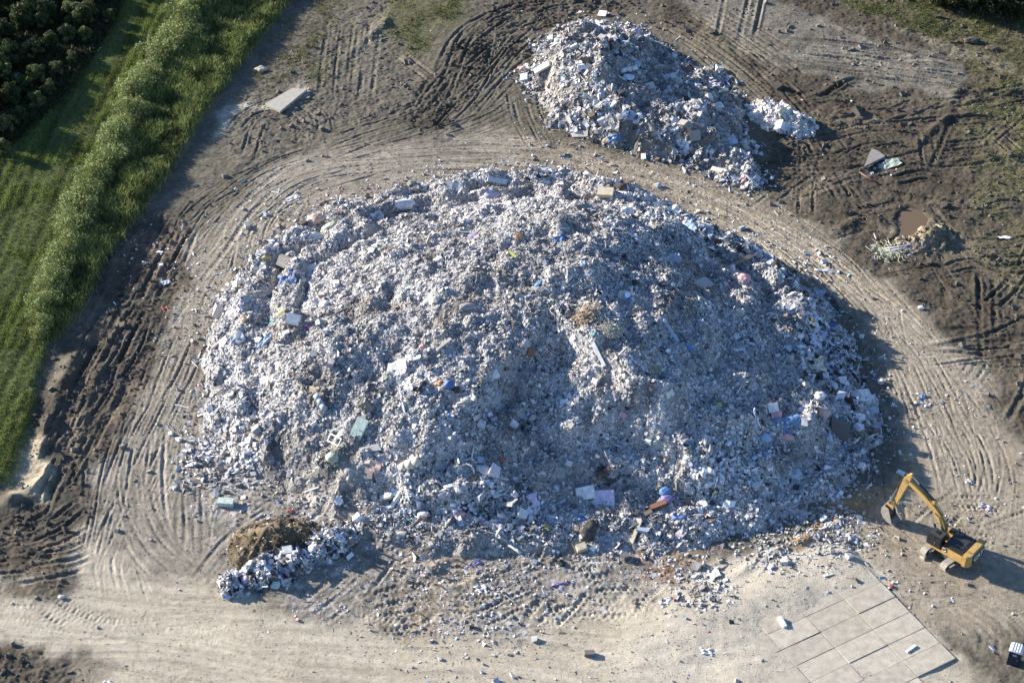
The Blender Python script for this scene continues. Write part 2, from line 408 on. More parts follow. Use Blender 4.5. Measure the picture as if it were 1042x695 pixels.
# --- upper right mud
bundle([(640,10),(700,30),(750,70),(800,120),(850,180),(900,240)], 9, 3.0, 0.5, 0.16, seed=33)
bundle([(700,10),(760,40),(830,80)], 6, 2.5, 0.5, 0.16, seed=34)
for i, (a, b) in enumerate(((766, 752), (778, 766), (740, 728))):
    bundle([(a, -15), ((a+b)/2, 15), (b, 42)], 1, 0.2, 0.8, 0.25, gauge=0, seed=36+i, span=(.98, 1))
bundle([(790,48),(870,58),(930,68),(985,76)], 22, 3.8, 0.5, 0.20, gauge=0, seed=40, span=(.4, 1), tone=.5)
bundle([(812,134),(816,170),(818,225)], 4, 1.4, 0.4, 0.14, seed=41, span=(.8, 1))
bundle([(822,138),(840,170),(870,215)], 3, 1.0, 0.5, 0.2, seed=42, span=(.7, 1))
r_ = np.random.default_rng(55)
for i in range(130):                             # random machine passes over the mud
    x, y = r_.uniform(830, 1060), r_.uniform(90, 460)
    if x < 830+(y-180)*0.9 and y > 200: continue
    a = r_.uniform(-0.55, 0.35) if r_.random() < .7 else r_.uniform(0, 3.1); l = r_.uniform(30, 90); c = r_.uniform(-14, 14)
    p = [(x-l*math.cos(a), y-l*.6*math.sin(a)), (x, y+c), (x+l*math.cos(a), y+l*.6*math.sin(a))]
    bundle(p, 1, 0.6, r_.uniform(.3, .8), r_.uniform(.08, .24), gauge=r_.choice([0, 1.9]), seed=200+i, span=(.8, 1), tone=.5)
for i in range(60):                             # the churned bank beside the field
    t = r_.uniform(0, 1); x, y = 165-120*t+r_.uniform(-18, 30), 235+270*t
    p = [(x+14, y-26), (x+r_.uniform(-6, 6), y), (x-16, y+34)]
    bundle(p, 1, 0.5, r_.uniform(.4, .9), r_.uniform(.12, .3), gauge=r_.choice([0, 1.9]), seed=300+i, span=(.8, 1))
bundle([(0,560),(50,545),(95,520)], 5, 2.6, 0.5, 0.15, seed=44)
bundle([(-20,590),(60,575),(100,560)], 4, 2.0, 0.5, 0.15, seed=45)
# --- apron in front of the mound
bundle([(215,600),(270,545),(330,500)], 7, 3.0, 0.5, 0.10, seed=46)
bundle([(300,640),(360,600),(400,560)], 6, 3.0, 0.5, 0.08, seed=47)
for i in range(70):
    x, y = r_.uniform(380, 710), r_.uniform(548, 628); a = r_.uniform(-.3, 1.2); l = r_.uniform(15, 45)
    bundle([(x-l*math.cos(a), y+l*.6*math.sin(a)), (x, y+r_.uniform(-5, 5)), (x+l*math.cos(a), y-l*.6*math.sin(a))], 1, .3, 0.62, r_.uniform(.06, .14), gauge=r_.choice([0, 2.2]), rib=.7, seed=400+i, span=(.9, 1))
for i in range(26):
    x, y = r_.uniform(840, 960), r_.uniform(520, 640)
for i in range(20):                             # crawler prints on the shaded foot and the east yard
    x, y = r_.uniform(760, 1035), r_.uniform(500, 560); a = r_.uniform(-.4, 1.4); l = r_.uniform(15, 40)
    bundle([(x-l*math.cos(a), y+l*.6*math.sin(a)), (x, y), (x+l*math.cos(a), y-l*.6*math.sin(a))], 1, .3, 0.55, r_.uniform(.04, .08), gauge=0, rib=.7, seed=500+i, span=(.9, 1))
lim = np.where((z_field+z_strip).ravel() > 0.3, 0.0, 1.0)
Zf += np.clip(DZ, -0.42, 0.32)*lim
# raised soil ridges
def ridge(px, w, h, seed):
    P = spline(Gp(px), 0.11); s = np.arange(len(P))*0.11; t = np.linspace(0, 1, len(P))
    al = np.minimum(1, np.minimum(t, 1-t)*6)*(0.7+0.5*np.sin(s/2.1+seed)*np.sin(s/0.9+seed))
    DZ[:] = 0
    stamp(P, w*2, lambda o: h*np.exp(-(o/w)**2), al, keep=0.0)
    global Zf; Zf = Zf+DZ
for a in [([(150,232),(120,262),(105,300)], .9, .7, 1), ([(92,330),(70,380),(50,430),(36,480)], 1.0, .9, 2), ([(120,330),(95,390),(78,450)], .8, .45, 3),
          ([(0,512),(30,500),(52,470)], .9, .8, 4), ([(845,238),(880,222),(905,232)], .8, .5, 5), ([(960,96),(1000,92),(1050,98)], .6, .5, 6),
          ([(930,150),(965,120),(1000,118)], .6, .5, 7), ([(950,165),(1000,160),(1042,158)], .6, .4, 8), ([(700,40),(790,62),(860,84)], .5, .3, 9),
          ([(985,70),(940,62),(880,40),(830,20)], .5, .4, 10), ([(350,60),(385,30),(400,10)], .9, .5, 11), ([(805,560),(850,532),(885,520)], .7, .35, 12),
          ([(430,585),(470,562),(500,548)], .7, .5, 13), ([(450,600),(480,590),(520,575)], .5, .3, 14), ([(740,590),(790,560),(840,540)], .6, .35, 15)]:
    ridge(*a)
Z = Zf.reshape(NY, NX)
# pond basin
PONDPX = [(913,226),(917,216),(926,211),(936,214),(944,222),(941,231),(933,240),(923,245),(915,241),(917,233)]
sdP = poly_sd(GX, GY, Gp(PONDPX)); PZ = float(np.median(Z[sdP > 0]))-0.15
near = sst(-1.6, 0.0, sdP); Z = Z*(1-near)+near*(PZ-0.05-np.clip(sdP, -1, 1)*0.45)
# bed of the concrete pad is level
PADA, PADB = G(868, 563), G(972.6, 670.3)
ua = (PADB-PADA)[:2]; padlen = np.linalg.norm(ua); ua /= padlen
ub = np.array([-ua[1], ua[0]]); ub = ub if ub[0] < 0 else -ub          # leftwards
sa = (GX-PADA[0])*ua[0]+(GY-PADA[1])*ua[1]; sb = (GX-PADA[0])*ub[0]+(GY-PADA[1])*ub[1]
padm = sst(-7, 0.4, sa)*sst(-0.8, 0.6, sb)*(1-sst(22, 36, sb))
PADZ = 0.10
bed = PADZ-0.13+0.20*sst(5, 26, sb)+0.26*rnoise(GX, GY, 5.0, 50)*sst(2, 7, sb)+0.10*rnoise(GX, GY, 2.2, 51)+0.04*rnoise(GX, GY, 0.7, 52)
bed += 0.26*(1-sst(0.5, 6, sa))
Z = Z*(1-padm)+bed*padm
C *= (1+np.clip(TONE, -.3, .3).reshape(NY, NX))[..., None]
soilm = (1-np.clip(z_field+z_strip, 0, 1))[..., None]; C = C*(1-soilm)+C*np.array((1.03, 1.0, .935), np.float32)*soilm
C = np.clip(C, 0.01, 0.8)

# ------------------------------------------------------------------ mound heights
def gpt(px, py): return G(px, py)[:2]
ctrl = [((582,315),12.1),((600,340),13.0),((640,375),11.3),((622,420),11.6),((555,300),12.0),((655,340),10.6),((520,370),11.4),((520,430),10.4),((420,330),9.4),((330,340),6.4),
        ((420,410),10.0),((400,455),7.2),((300,420),5.6),((300,300),5.6),((600,455),10.0),((700,440),7.2),((735,455),6.0),((800,445),4.2),((470,260),7.4),((380,270),6.6),
        ((560,245),7.0),((640,260),7.5),((700,300),5.9),((760,340),4.4),((800,380),3.4),((730,400),6.7),((560,490),6.4),((640,500),5.2),((720,500),3.7),((790,480),2.5),
        ((480,490),6.2),((400,495),4.6),((330,465),4.2),((260,360),4.2),((840,420),2.0),((820,330),2.0)]
fM = tps(np.vstack([[gpt(*p) for p, h in ctrl], MAIN[::1]]), np.r_[[h for p, h in ctrl], np.zeros(len(MAIN))])
hM = 0.95*bil(fM(CGX, CGY), GX, GY, cx[0], cy[0], CS)
rim = sst(-1.0, 4.0, sdM)
ang = np.arctan2(GY-gpt(560,390)[1], GX-gpt(560,390)[0])
backleft = sst(0.2, 0.6, ang)*(1-sst(2.9, 3.1, ang))
frontm = sst(-2.9, -2.0, ang)*(1-sst(-1.1, -0.3, ang))
hM = np.minimum(np.clip(hM, 0, None)+0.5*rim, np.clip(sdM, 0, None)*(.85-.40*frontm)-.25*frontm*np.clip(sdM, 0, 6)+0.12)
wv = 1.2*rnoise(GX, GY, 10, 67)*2
hM += backleft*(1.2*np.exp(-((sdM-4.0+wv)/2.0)**2)-1.0*np.exp(-((sdM-8.6+wv)/1.2)**2)+0.7*np.exp(-((sdM-11.3+wv)/1.5)**2)-.8*np.exp(-((sdM-13.6+wv)/1.0)**2))
# driven terraces
hM += rim*(1-backleft)*0.22*np.sin(hM*2.6+2*rnoise(GX, GY, 9, 66))
hM += rim*(1-.6*frontm*(1-sst(3, 9, sdM)))*(1.3*rnoise(GX, GY, 8.0, 61)+1.0*rnoise(GX, GY, 4.0, 62)+1.05*rnoise(GX, GY, 2.0, 63)+0.6*rnoise(GX, GY, 1.0, 64)+0.4*rnoise(GX, GY, .5, 65))
# bench along the lower flank and gullies where it was dug
bP = spline(Gp([(560,455),(640,452),(700,460),(760,462),(820,455)]), .3)
bd = np.sqrt(((CGX[..., None]-bP[None, None, ::4, 0])**2+(CGY[..., None]-bP[None, None, ::4, 1])**2).min(-1))
hM += rim*1.1*bil(np.exp(-(bd/1.6)**2), GX, GY, cx[0], cy[0], CS)
hM = np.where(sdM > -1.2, hM*sst(-0.6, 1.0, sdM), 0)-0.25*(1-sst(-1.0, 0.2, sdM))
ctu = [((602,98),11.6),((622,100),7.2),((650,122),4.4),((690,125),4.2),((592,72),4.2),((575,105),3.6),((725,140),3.4),((640,145),2.8),((690,148),2.6),((620,50),3.0),((660,80),3.0),((715,112),3.2),((748,158),1.8)]
fU = tps(np.vstack([[gpt(*p) for p, h in ctu], UPPER]), np.r_[[h for p, h in ctu], np.zeros(len(UPPER))])
hU = 0.86*bil(fU(CGX, CGY), GX, GY, cx[0], cy[0], CS); rimU = sst(-0.8, 2.5, sdU)
hU = np.minimum(np.clip(hU, 0, None)+0.6*rimU, np.clip(sdU, 0, None)*0.9+0.1)
hU += rimU*(2.2*rnoise(GX, GY, 5.0, 71)+1.7*rnoise(GX, GY, 2.4, 72)+0.9*rnoise(GX, GY, 1.2, 73)+0.45*rnoise(GX, GY, .6, 74))
hU = np.where(sdU > -1.2, hU*sst(-0.6, 1.0, sdU), 0)-0.25*(1-sst(-1.0, 0.2, sdU))

def heap_h(px_poly, ridge_px, H, wid, noise, seed):
    """long heap: crest along ridge_px, width wid (m)"""
    P = spline(Gp(ridge_px), 0.25); hw = np.interp(np.linspace(0, 1, len(P)), np.linspace(0, 1, len(H)), H)
    x0, x1 = P[:, 0].min()-wid*2, P[:, 0].max()+wid*2; y0, y1 = P[:, 1].min()-wid*2, P[:, 1].max()+wid*2
    out = np.full(Z.shape, -0.3)
    ix0, ix1 = int((x0-X0)/ST), int((x1-X0)/ST); iy0, iy1 = int((y0-Y0)/ST), int((y1-Y0)/ST)
    ix0, iy0 = max(ix0, 0), max(iy0, 0)
    gx, gy = GX[iy0:iy1, ix0:ix1], GY[iy0:iy1, ix0:ix1]
    gx2, gy2 = gx+1.2*rnoise(gx, gy, 1.6, seed), gy+1.2*rnoise(gx, gy, 1.6, seed+1)
    d2 = (gx2[..., None]-P[None, None, :, 0])**2+(gy2[..., None]-P[None, None, :, 1])**2
    k = d2.argmin(-1); d = np.sqrt(np.take_along_axis(d2, k[..., None], -1)[..., 0]); hh = hw[k]
    h = hh*np.clip(1-d/wid, 0, 1)**0.9
    m = sst(0, 0.25, h/np.max(H))
    h = h+m*noise*(1.4*rnoise(gx, gy, 1.8, seed+2)+1.0*rnoise(gx, gy, .8, seed+3)+.6*rnoise(gx, gy, .4, seed+4))
    out[iy0:iy1, ix0:ix1] = np.where(h > 0.02, h, -0.25)
    return out
HEAPS = {
 'brown': heap_h(None, [(262,556),(282,552),(302,553)], [1.7, 2.7, 1.8], 3.8, 0.45, 810),
 'trash': heap_h(None, [(240,594),(262,586),(290,580),(312,572),(335,556),(358,540)], [0.7, 1.2, 1.5, 1.5, 1.2, .8], 2.0, 1.0, 820),
 'white': heap_h(None, [(778,114),(795,124),(812,130)], [1.2, 2.4, 1.4], 2.9, 0.7, 830),
 'spoil': heap_h(None, [(930,248),(945,244),(955,237)], [0.8, 1.8, 1.6], 2.3, 0.6, 840),
}
HT = Z+np.maximum(0, np.maximum(hM, hU))
for h in HEAPS.values(): HT = np.maximum(HT, Z+h)

def H(x, y): return float(smp(HT, x, y))
def surf(px, py, lift=0.0):
    """first point of the built surface along the ray through a photo pixel"""
    d = ray(px, py); t0 = (18-HC)/d[2]; t1 = (-1.5-HC)/d[2]
    ts = np.linspace(t0, t1, 400); q = CAM[None]+d[None]*ts[:, None]
    below = q[:, 2] < smp(HT, q[:, 0], q[:, 1])
    k = int(np.argmax(below)) if below.any() else 399
    p = q[k]; return np.array([p[0], p[1], H(p[0], p[1])+lift])
def nrm_at(x, y, e=0.7):
    n = np.array([-(H(x+e, y)-H(x-e, y))/(2*e), -(H(x, y+e)-H(x, y-e))/(2*e), 1.0]); return n/np.linalg.norm(n)

z_thin = zone([(190,425),(225,438),(275,448),(335,462),(352,500),(380,535),(560,552),(560,590),(380,585),(335,525),(270,520),(215,525),(190,500)], 1.5)
z_plat = zone([(250,300),(330,235),(430,215),(540,225),(600,290),(570,370),(500,430),(400,430),(300,400),(255,350)], 4.0)
BROWNM = sst(.27, .47, rnoise(GX, GY, 5.5, 103)+.6*rnoise(GX, GY, 1.8, 104))*.8
DUSTM = np.clip(.34*z_plat*(.8+1.2*n2)+.45*rimU*sst(-.15, .3, rnoise(GX, GY, 4, 98)+.6*n3)+.22*sst(-.1, .35, rnoise(GX, GY, 7, 99)+.5*n2)+.35*z_thin, 0, .85)
# ------------------------------------------------------------------ build the ground sheet
ex = np.array([3.0, 10, 30, 90, 260, 800, 3000])
fxs = np.r_[(X0-ex)[::-1], xs, X1+ex]; fys = np.r_[(Y0-ex)[::-1], ys, Y1+ex]
k = len(ex); nxf, nyf = len(fxs), len(fys)
ZZ = np.pad(Z, k, mode='edge'); CC = np.pad(C, ((k, k), (k, k), (0, 0)), mode='edge')
VX, VY = np.meshgrid(fxs, fys)
ii = np.arange(nxf*nyf, dtype=np.int32).reshape(nyf, nxf)
quads = np.stack([ii[:-1, :-1], ii[:-1, 1:], ii[1:, 1:], ii[1:, :-1]], -1).reshape(-1, 4)
M_GROUND = attr_mat('soil', 0.95, 0.1, nscale=5.0, nvar=0.24, bump=0.55, bscale=5.0)
ground = np_mesh('ground', np.stack([VX, VY, ZZ], -1).reshape(-1, 3), quads, CC.reshape(-1, 3), M_GROUND, None, True)
tag(ground, 'bare churned soil yard with curved vehicle tracks around the rubbish mounds', 'ground', kind='structure')

def surface_mesh(name, h, col_fn, m, step=2, parent=None, thr=-0.2):
    hs = h[::step, ::step]; zs = Z[::step, ::step]; gx = GX[::step, ::step]; gy = GY[::step, ::step]
    ok = hs > thr; okq = ok[:-1, :-1] | ok[1:, :-1] | ok[:-1, 1:] | ok[1:, 1:]
    ny, nx = hs.shape; idx = np.arange(nx*ny).reshape(ny, nx)
    q = np.stack([idx[:-1, :-1], idx[:-1, 1:], idx[1:, 1:], idx[1:, :-1]], -1)[okq]
    used, inv = np.unique(q, return_inverse=True); q = inv.reshape(-1, 4)
    V = np.stack([gx, gy, zs+hs], -1).reshape(-1, 3)[used]
    return np_mesh(name, V, q, col_fn(V[:, 0], V[:, 1]), m, parent)
# ================================================================== RUBBLE
M_RUB = attr_mat('rubble', 0.8, 0.3, nscale=4.0, nvar=0.25)
M_MSURF = attr_mat('rubble_fines', 0.95, 0.1, nscale=6.0, nvar=0.35, bump=0.6, bscale=4.0)
GREY = [((.38,.37,.36),.36),((.50,.50,.51),.20),((.28,.268,.255),.14),((.66,.66,.66),.10),((.17,.145,.115),.07),((.045,.042,.042),.09),((.36,.42,.50),.04)]
BRIGHT = [((.44,.435,.435),.24),((.66,.66,.66),.25),((.55,.59,.67),.17),((.28,.26,.23),.09),((.16,.125,.10),.06),((.04,.04,.045),.12),((.38,.47,.60),.07)]  # near-black share of both palettes also paints in dark gaps and hollows
COLS = [(.08,.18,.42),(.14,.32,.55),(.20,.30,.50),(.36,.09,.08),(.50,.42,.18),(.55,.34,.34),(.12,.28,.30),(.36,.22,.12),(.32,.27,.42)]
def pick(pal, n, colour=0.02, r=rng):
    c = np.array([p[0] for p in pal]); w = np.array([p[1] for p in pal]); w = w/w.sum()
    o = c[r.choice(len(c), n, p=w)]*r.uniform(.75, 1.22, (n, 1))
    k = r.random(n) < colour; o[k] = np.array(COLS)[r.integers(0, len(COLS), k.sum())]
    return np.clip(o*r.uniform(.95, 1.05, (n, 3)), .01, .85)

BOXF = np.array([(3,2,1,0),(4,5,6,7),(0,1,5,4),(1,2,6,5),(2,3,7,6),(3,0,4,7)])
BOXC = np.array([(-1,-1,-1),(1,-1,-1),(1,1,-1),(-1,1,-1),(-1,-1,1),(1,-1,1),(1,1,1),(-1,1,1)], float)*0.5
def pieces(xy, size, pal, colour=0.02, tilt=0.55, sink=0.15, mix=(.42,.28,.16,.14), hmap=None, r=rng, mul=1.04):
    """broken plates, lumps, sticks and crumpled sheets lying on the surface: returns verts, quads, tints"""
    n = len(xy); x, y = xy[:, 0], xy[:, 1]
    hm = HT if hmap is None else hmap; e = .45
    z = smp(hm, x, y)
    nn = np.stack([-(smp(hm, x+e, y)-smp(hm, x-e, y))/(2*e), -(smp(hm, x, y+e)-smp(hm, x, y-e))/(2*e), np.ones(n)], -1)
    nn += r.normal(0, tilt, (n, 3)); nn[:, 2] = np.abs(nn[:, 2])+.05; nn /= np.linalg.norm(nn, axis=1, keepdims=True)
    t = r.normal(size=(n, 3)); t -= (t*nn).sum(1, keepdims=True)*nn; t /= np.linalg.norm(t, axis=1, keepdims=True)
    b = np.cross(nn, t)
    kind = r.choice(4, n, p=np.array(mix)/sum(mix)); s = size
    L = np.select([kind == 0, kind == 1, kind == 2], [s*r.uniform(.9, 1.7, n), s*r.uniform(.7, 1.2, n), s*r.uniform(2.0, 4.2, n)], s*r.uniform(1, 1.6, n))
    W = np.select([kind == 0, kind == 1, kind == 2], [s*r.uniform(.5, 1.1, n), s*r.uniform(.6, 1.0, n), s*r.uniform(.16, .34, n)], s*r.uniform(.6, 1.1, n))
    T = np.select([kind == 0, kind == 1, kind == 2], [s*r.uniform(.08, .22, n), s*r.uniform(.4, .8, n), s*r.uniform(.12, .26, n)], s*.04)
    col = pick(pal, n, colour, r); big = size > .42; col[big] = pick(pal, int(big.sum()), 0, r); L = np.minimum(L, 2.4)
    cen = np.stack([x, y, z], -1)+nn*(T*0.5-sink*s+.03)[:, None]
    dm = np.clip(smp(DUSTM, x, y)*r.uniform(.5, 1.3, n), 0, .9)[:, None]; lowf = (1+.45*rnoise(x, y, 6, 101)+.3*rnoise(x, y, 2.2, 102))[:, None]
    col = col*(1-dm)+np.array((.40,.385,.365))*dm; bm_ = (smp(BROWNM, x, y)*r.uniform(.3, 1.2, n)).clip(0, .9)[:, None]; col = np.clip((col*(1-bm_)+np.array((.20,.17,.135))*bm_)*lowf*mul*np.array((1.03,1,.96)), .01, .8)
    bx = kind != 3
    # boxes with knocked-about corners
    m = bx.sum(); c = BOXC[None]*(1+r.uniform(-.32, .32, (m, 8, 3)))
    V1 = cen[bx][:, None]+c[..., 0:1]*(t[bx]*L[bx][:, None])[:, None]+c[..., 1:2]*(b[bx]*W[bx][:, None])[:, None]+c[..., 2:3]*(nn[bx]*T[bx][:, None])[:, None]
    Q1 = (np.arange(m)[:, None, None]*8+BOXF[None]).reshape(-1, 4)
    C1 = np.repeat(col[bx], 8, 0)
    # sheets 4 x 3 vertices, crumpled
    sh = ~bx; m2 = sh.sum(); u, v = np.meshgrid(np.linspace(-.5, .5, 4), np.linspace(-.5, .5, 3)); u, v = u.ravel(), v.ravel()
    w = r.normal(0, .14, (m2, 12))
    V2 = cen[sh][:, None]+(u[None, :, None]+r.uniform(-.08, .08, (m2, 12, 1)))*(t[sh]*L[sh][:, None])[:, None]+(v[None, :, None]+r.uniform(-.08, .08, (m2, 12, 1)))*(b[sh]*W[sh][:, None])[:, None]+(w[..., None]+.12)*(nn[sh]*s[sh][:, None])[:, None]
    qs = np.array([(j*4+i, j*4+i+1, j*4+i+5, j*4+i+4) for j in range(2) for i in range(3)])
    Q2 = (np.arange(m2)[:, None, None]*12+qs[None]).reshape(-1, 4)+len(V1)*8
    return np.vstack([V1.reshape(-1, 3), V2.reshape(-1, 3)]), np.vstack([Q1, Q2]), np.vstack([C1, np.repeat(col[sh], 12, 0)])

def join(parts):
    off = 0; V, Q, T = [], [], []
    for v, q, t in parts: V.append(v); Q.append(q+off); T.append(t); off += len(v)
    return np.vstack(V), np.vstack(Q), np.vstack(T)

def scatter(n, dens, x0, x1, y0, y1, r=rng):
    """n random ground points kept with probability dens(x, y)"""
    x, y = r.uniform(x0, x1, n), r.uniform(y0, y1, n); k = r.random(n) < dens(x, y)
    return np.c_[x[k], y[k]]
def dmap(A): return lambda x, y: smp(A, x, y)

def fines(base):
    def f(x, y):
        return np.clip(np.array(base)[None]*(1+1.1*rnoise(x, y, 2.2, 90)+.7*rnoise(x, y, .7, 91))[:, None], .03, .7)
    return f
# ---- the large mound
padm2 = sst(-9, -4, sa)*sst(-1, 1, sb)
x0, y0 = MAIN.min(0)-3; x1, y1 = MAIN.max(0)+3; area = (x1-x0)*(y1-y0)
mound = empty('rubbish_mound', (0, 0, 0))
tag(mound, 'large dome of grey crushed demolition rubbish filling the middle of the yard', 'rubbish mound')
def mfines(x, y):
    t = np.clip(smp(z_thin, x, y)+smp(DUSTM, x, y)*.6, 0, 1)[:, None]
    return fines((.33, .322, .31))(x, y)*(1-t)+fines((.265, .240, .205))(x, y)*t
surface_mesh('mound_body', hM, mfines, M_MSURF, 2, mound)
inside = sst(-.5, 1.6, sdM)*(1-.72*z_thin*sst(-.35, .1, n2+.5*n3+.2)); edge = np.exp(-((sdM-4)/5.5)**2)
clump = sst(-.15, .3, rnoise(GX, GY, 6.5, 95)+.7*rnoise(GX, GY, 2.5, 96))
P = []
p = scatter(int(area*56), dmap(inside*(.6+.4*clump)), x0, x1, y0, y1); P.append(pieces(p, rng.lognormal(math.log(.155), .45, len(p)), GREY, .008, tilt=.42))
p = scatter(int(area*5.5), dmap(inside*(.1+.9*clump)*(.25+.9*edge)), x0, x1, y0, y1); P.append(pieces(p, rng.lognormal(math.log(.33), .45, len(p)), BRIGHT, .03, tilt=.5, mix=(.3,.2,.2,.3)))
p = scatter(int(area*2.0), dmap(inside*edge*clump), x0, x1, y0, y1); P.append(pieces(p, rng.lognormal(math.log(.56), .45, len(p)), BRIGHT, .035, tilt=.6, mix=(.32,.16,.2,.32)))
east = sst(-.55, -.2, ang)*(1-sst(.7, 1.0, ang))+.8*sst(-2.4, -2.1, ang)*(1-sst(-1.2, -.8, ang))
EAST = [((.03,.03,.035),.34),((.40,.41,.44),.18),((.62,.62,.64),.20),((.30,.38,.50),.10),((.12,.10,.08),.10),((.10,.18,.34),.04)]  # large black share paints in dark gaps between pieces, besides real black scraps
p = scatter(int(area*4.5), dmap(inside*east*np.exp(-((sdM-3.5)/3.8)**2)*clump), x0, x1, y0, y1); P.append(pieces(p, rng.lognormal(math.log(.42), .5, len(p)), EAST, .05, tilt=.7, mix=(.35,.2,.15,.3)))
p = scatter(int(area*1.6), dmap(np.exp(-np.abs(sdM+.8)/1.5)*(1-padm2)), x0, x1, y0, y1); P.append(pieces(p, rng.lognormal(math.log(.26), .5, len(p)), BRIGHT, .03))
V, Q, T = join(P)
lr = np_mesh('loose_rubble', V, Q, T, M_RUB, mound); lr['kind'] = 'stuff'
# ---- the smaller heap behind
x0, y0 = UPPER.min(0)-3; x1, y1 = UPPER.max(0)+3; area = (x1-x0)*(y1-y0)
uheap = empty('rubbish_mound', (0, 0, 0))
tag(uheap, 'smaller peaked heap of white and blue rubbish beyond the curved track', 'rubbish mound')
surface_mesh('mound_body', hU, fines((.24, .22, .19)), M_MSURF, 2, uheap)
inside = sst(-1.2, .8, sdU); edge = np.exp(-((sdU-3)/5)**2)
clump = sst(-.2, .25, rnoise(GX, GY, 4.5, 97)+.7*rnoise(GX, GY, 2., 98)); P = []
p = scatter(int(area*30), dmap(inside*(.45+.55*clump)), x0, x1, y0, y1); P.append(pieces(p, rng.lognormal(math.log(.25), .42, len(p)), GREY, .015, mul=.76))
p = scatter(int(area*8), dmap(inside*clump), x0, x1, y0, y1); P.append(pieces(p, rng.lognormal(math.log(.46), .4, len(p)), BRIGHT, .04, tilt=.6, mul=.80))
p = scatter(int(area*1.1), dmap(inside*clump), x0, x1, y0, y1); P.append(pieces(p, rng.lognormal(math.log(.60), .38, len(p)), BRIGHT, .02, tilt=.7, mul=.80))
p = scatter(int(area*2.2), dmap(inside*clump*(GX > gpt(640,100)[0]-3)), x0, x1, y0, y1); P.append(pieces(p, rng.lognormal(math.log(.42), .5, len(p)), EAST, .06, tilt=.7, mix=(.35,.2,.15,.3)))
p = scatter(int(area*1.2), dmap(np.exp(-np.abs(sdU+.6)/1.2)), x0, x1, y0, y1); P.append(pieces(p, rng.lognormal(math.log(.26), .5, len(p)), BRIGHT, .03, mul=.85))
V, Q, T = join(P); lr = np_mesh('loose_rubble', V, Q, T, M_RUB, uheap); lr['kind'] = 'stuff'

def small_heap(name, key, label, cat, base, layers, mm=None, child='loose_rubble'):
    h = HEAPS[key]; o = empty(name, (0, 0, 0)); tag(o, label, cat)
    hb_ = surface_mesh('heap_body', h, fines(base), mm or M_MSURF, 1, o)
    if mm: hb_.data.polygons.foreach_set('use_smooth', np.ones(len(hb_.data.polygons), bool))
    ins = (h > 0.05).astype(np.float32); iy, ix = np.where(h > 0.05)
    bx = (xs[ix.min()]-1, xs[ix.max()]+1, ys[iy.min()]-1, ys[iy.max()]+1); ar = (bx[1]-bx[0])*(bx[3]-bx[2]); P = []
    for dens, size, pal, colr in layers:
        p = scatter(int(ar*dens), dmap(ins), *bx); P.append(pieces(p, rng.lognormal(math.log(size), .4, len(p)), pal, colr, tilt=.7))
    V, Q, T = join(P); c = np_mesh(child, V, Q, T, M_RUB if pal is not SOILP else mm, o); c['kind'] = 'stuff'
    return o
SOILP = [((.17,.135,.09),.5),((.24,.19,.12),.3),((.09,.075,.055),.2)]
SOILM = attr_mat('clods', 0.95, 0.1, nscale=5, nvar=.3, bump=.5)
small_heap('soil_heap', 'brown', 'brown soil heap at the corner of the mound beside the bagged rubbish row', 'soil heap', (.115,.088,.056), [(5,.12,SOILP,0),(1,.3,SOILP,0)], SOILM, 'clods')
small_heap('soil_heap', 'spoil', 'tan spoil heap dumped on the edge of the muddy pond', 'soil heap', (.27,.22,.145), [(8,.14,SOILP,0),(1.5,.3,SOILP,0)], SOILM, 'clods')
small_heap('rubbish_row', 'trash', 'low row of white and black bagged rubbish below the brown soil heap', 'rubbish heap', (.30,.29,.28), [(26,.20,GREY,.02),(10,.34,BRIGHT,.04),(7,.42,EAST,.05)])
WHT = [((.66,.65,.635),.6),((.6,.6,.62),.2),((.66,.56,.46),.12),((.3,.35,.5),.06),((.12,.1,.1),.06)]
small_heap('rubbish_pile', 'white', 'little bright white rubbish pile standing on dark mud past the smaller heap', 'rubbish heap', (.6,.57,.54), [(22,.30,WHT,.03),(5,.55,WHT,.03)])

# ---- scraps strewn on the flat ground, clods of mud
nofield = 1-np.clip(z_field+z_strip, 0, 1)
offm = (sdM < -.6)*(sdU < -.6)
padm2 = sst(-9, -4, sa)*sst(-1, 1, sb)
d1 = nofield*offm*(1-.9*padm2)*(np.exp(np.minimum(sdM, 0)/2.5)*.45+np.exp(np.minimum(sdU, 0)/3.)*.4+z_apr*.55*(clump*.7+.3)+.012*(1-.6*z_pale))
P = []
p = scatter(42000, dmap(d1), -70, 75, -62, 95); P.append(pieces(p, rng.lognormal(math.log(.13), .45, len(p)), BRIGHT, .03, tilt=.3, sink=.1))
d2 = nofield*offm*(z_apr*(.16+.5*sst(.05,.4,n2+.5*n1))+np.exp(np.minimum(sdM, 0)/3.0)*.9)*(1-.93*padm2)
p = scatter(110000, dmap(d2*(.35+.65*clump)), -60, 70, -62, 40); P.append(pieces(p, rng.lognormal(math.log(.14), .4, len(p)), GREY, .012, tilt=.35))
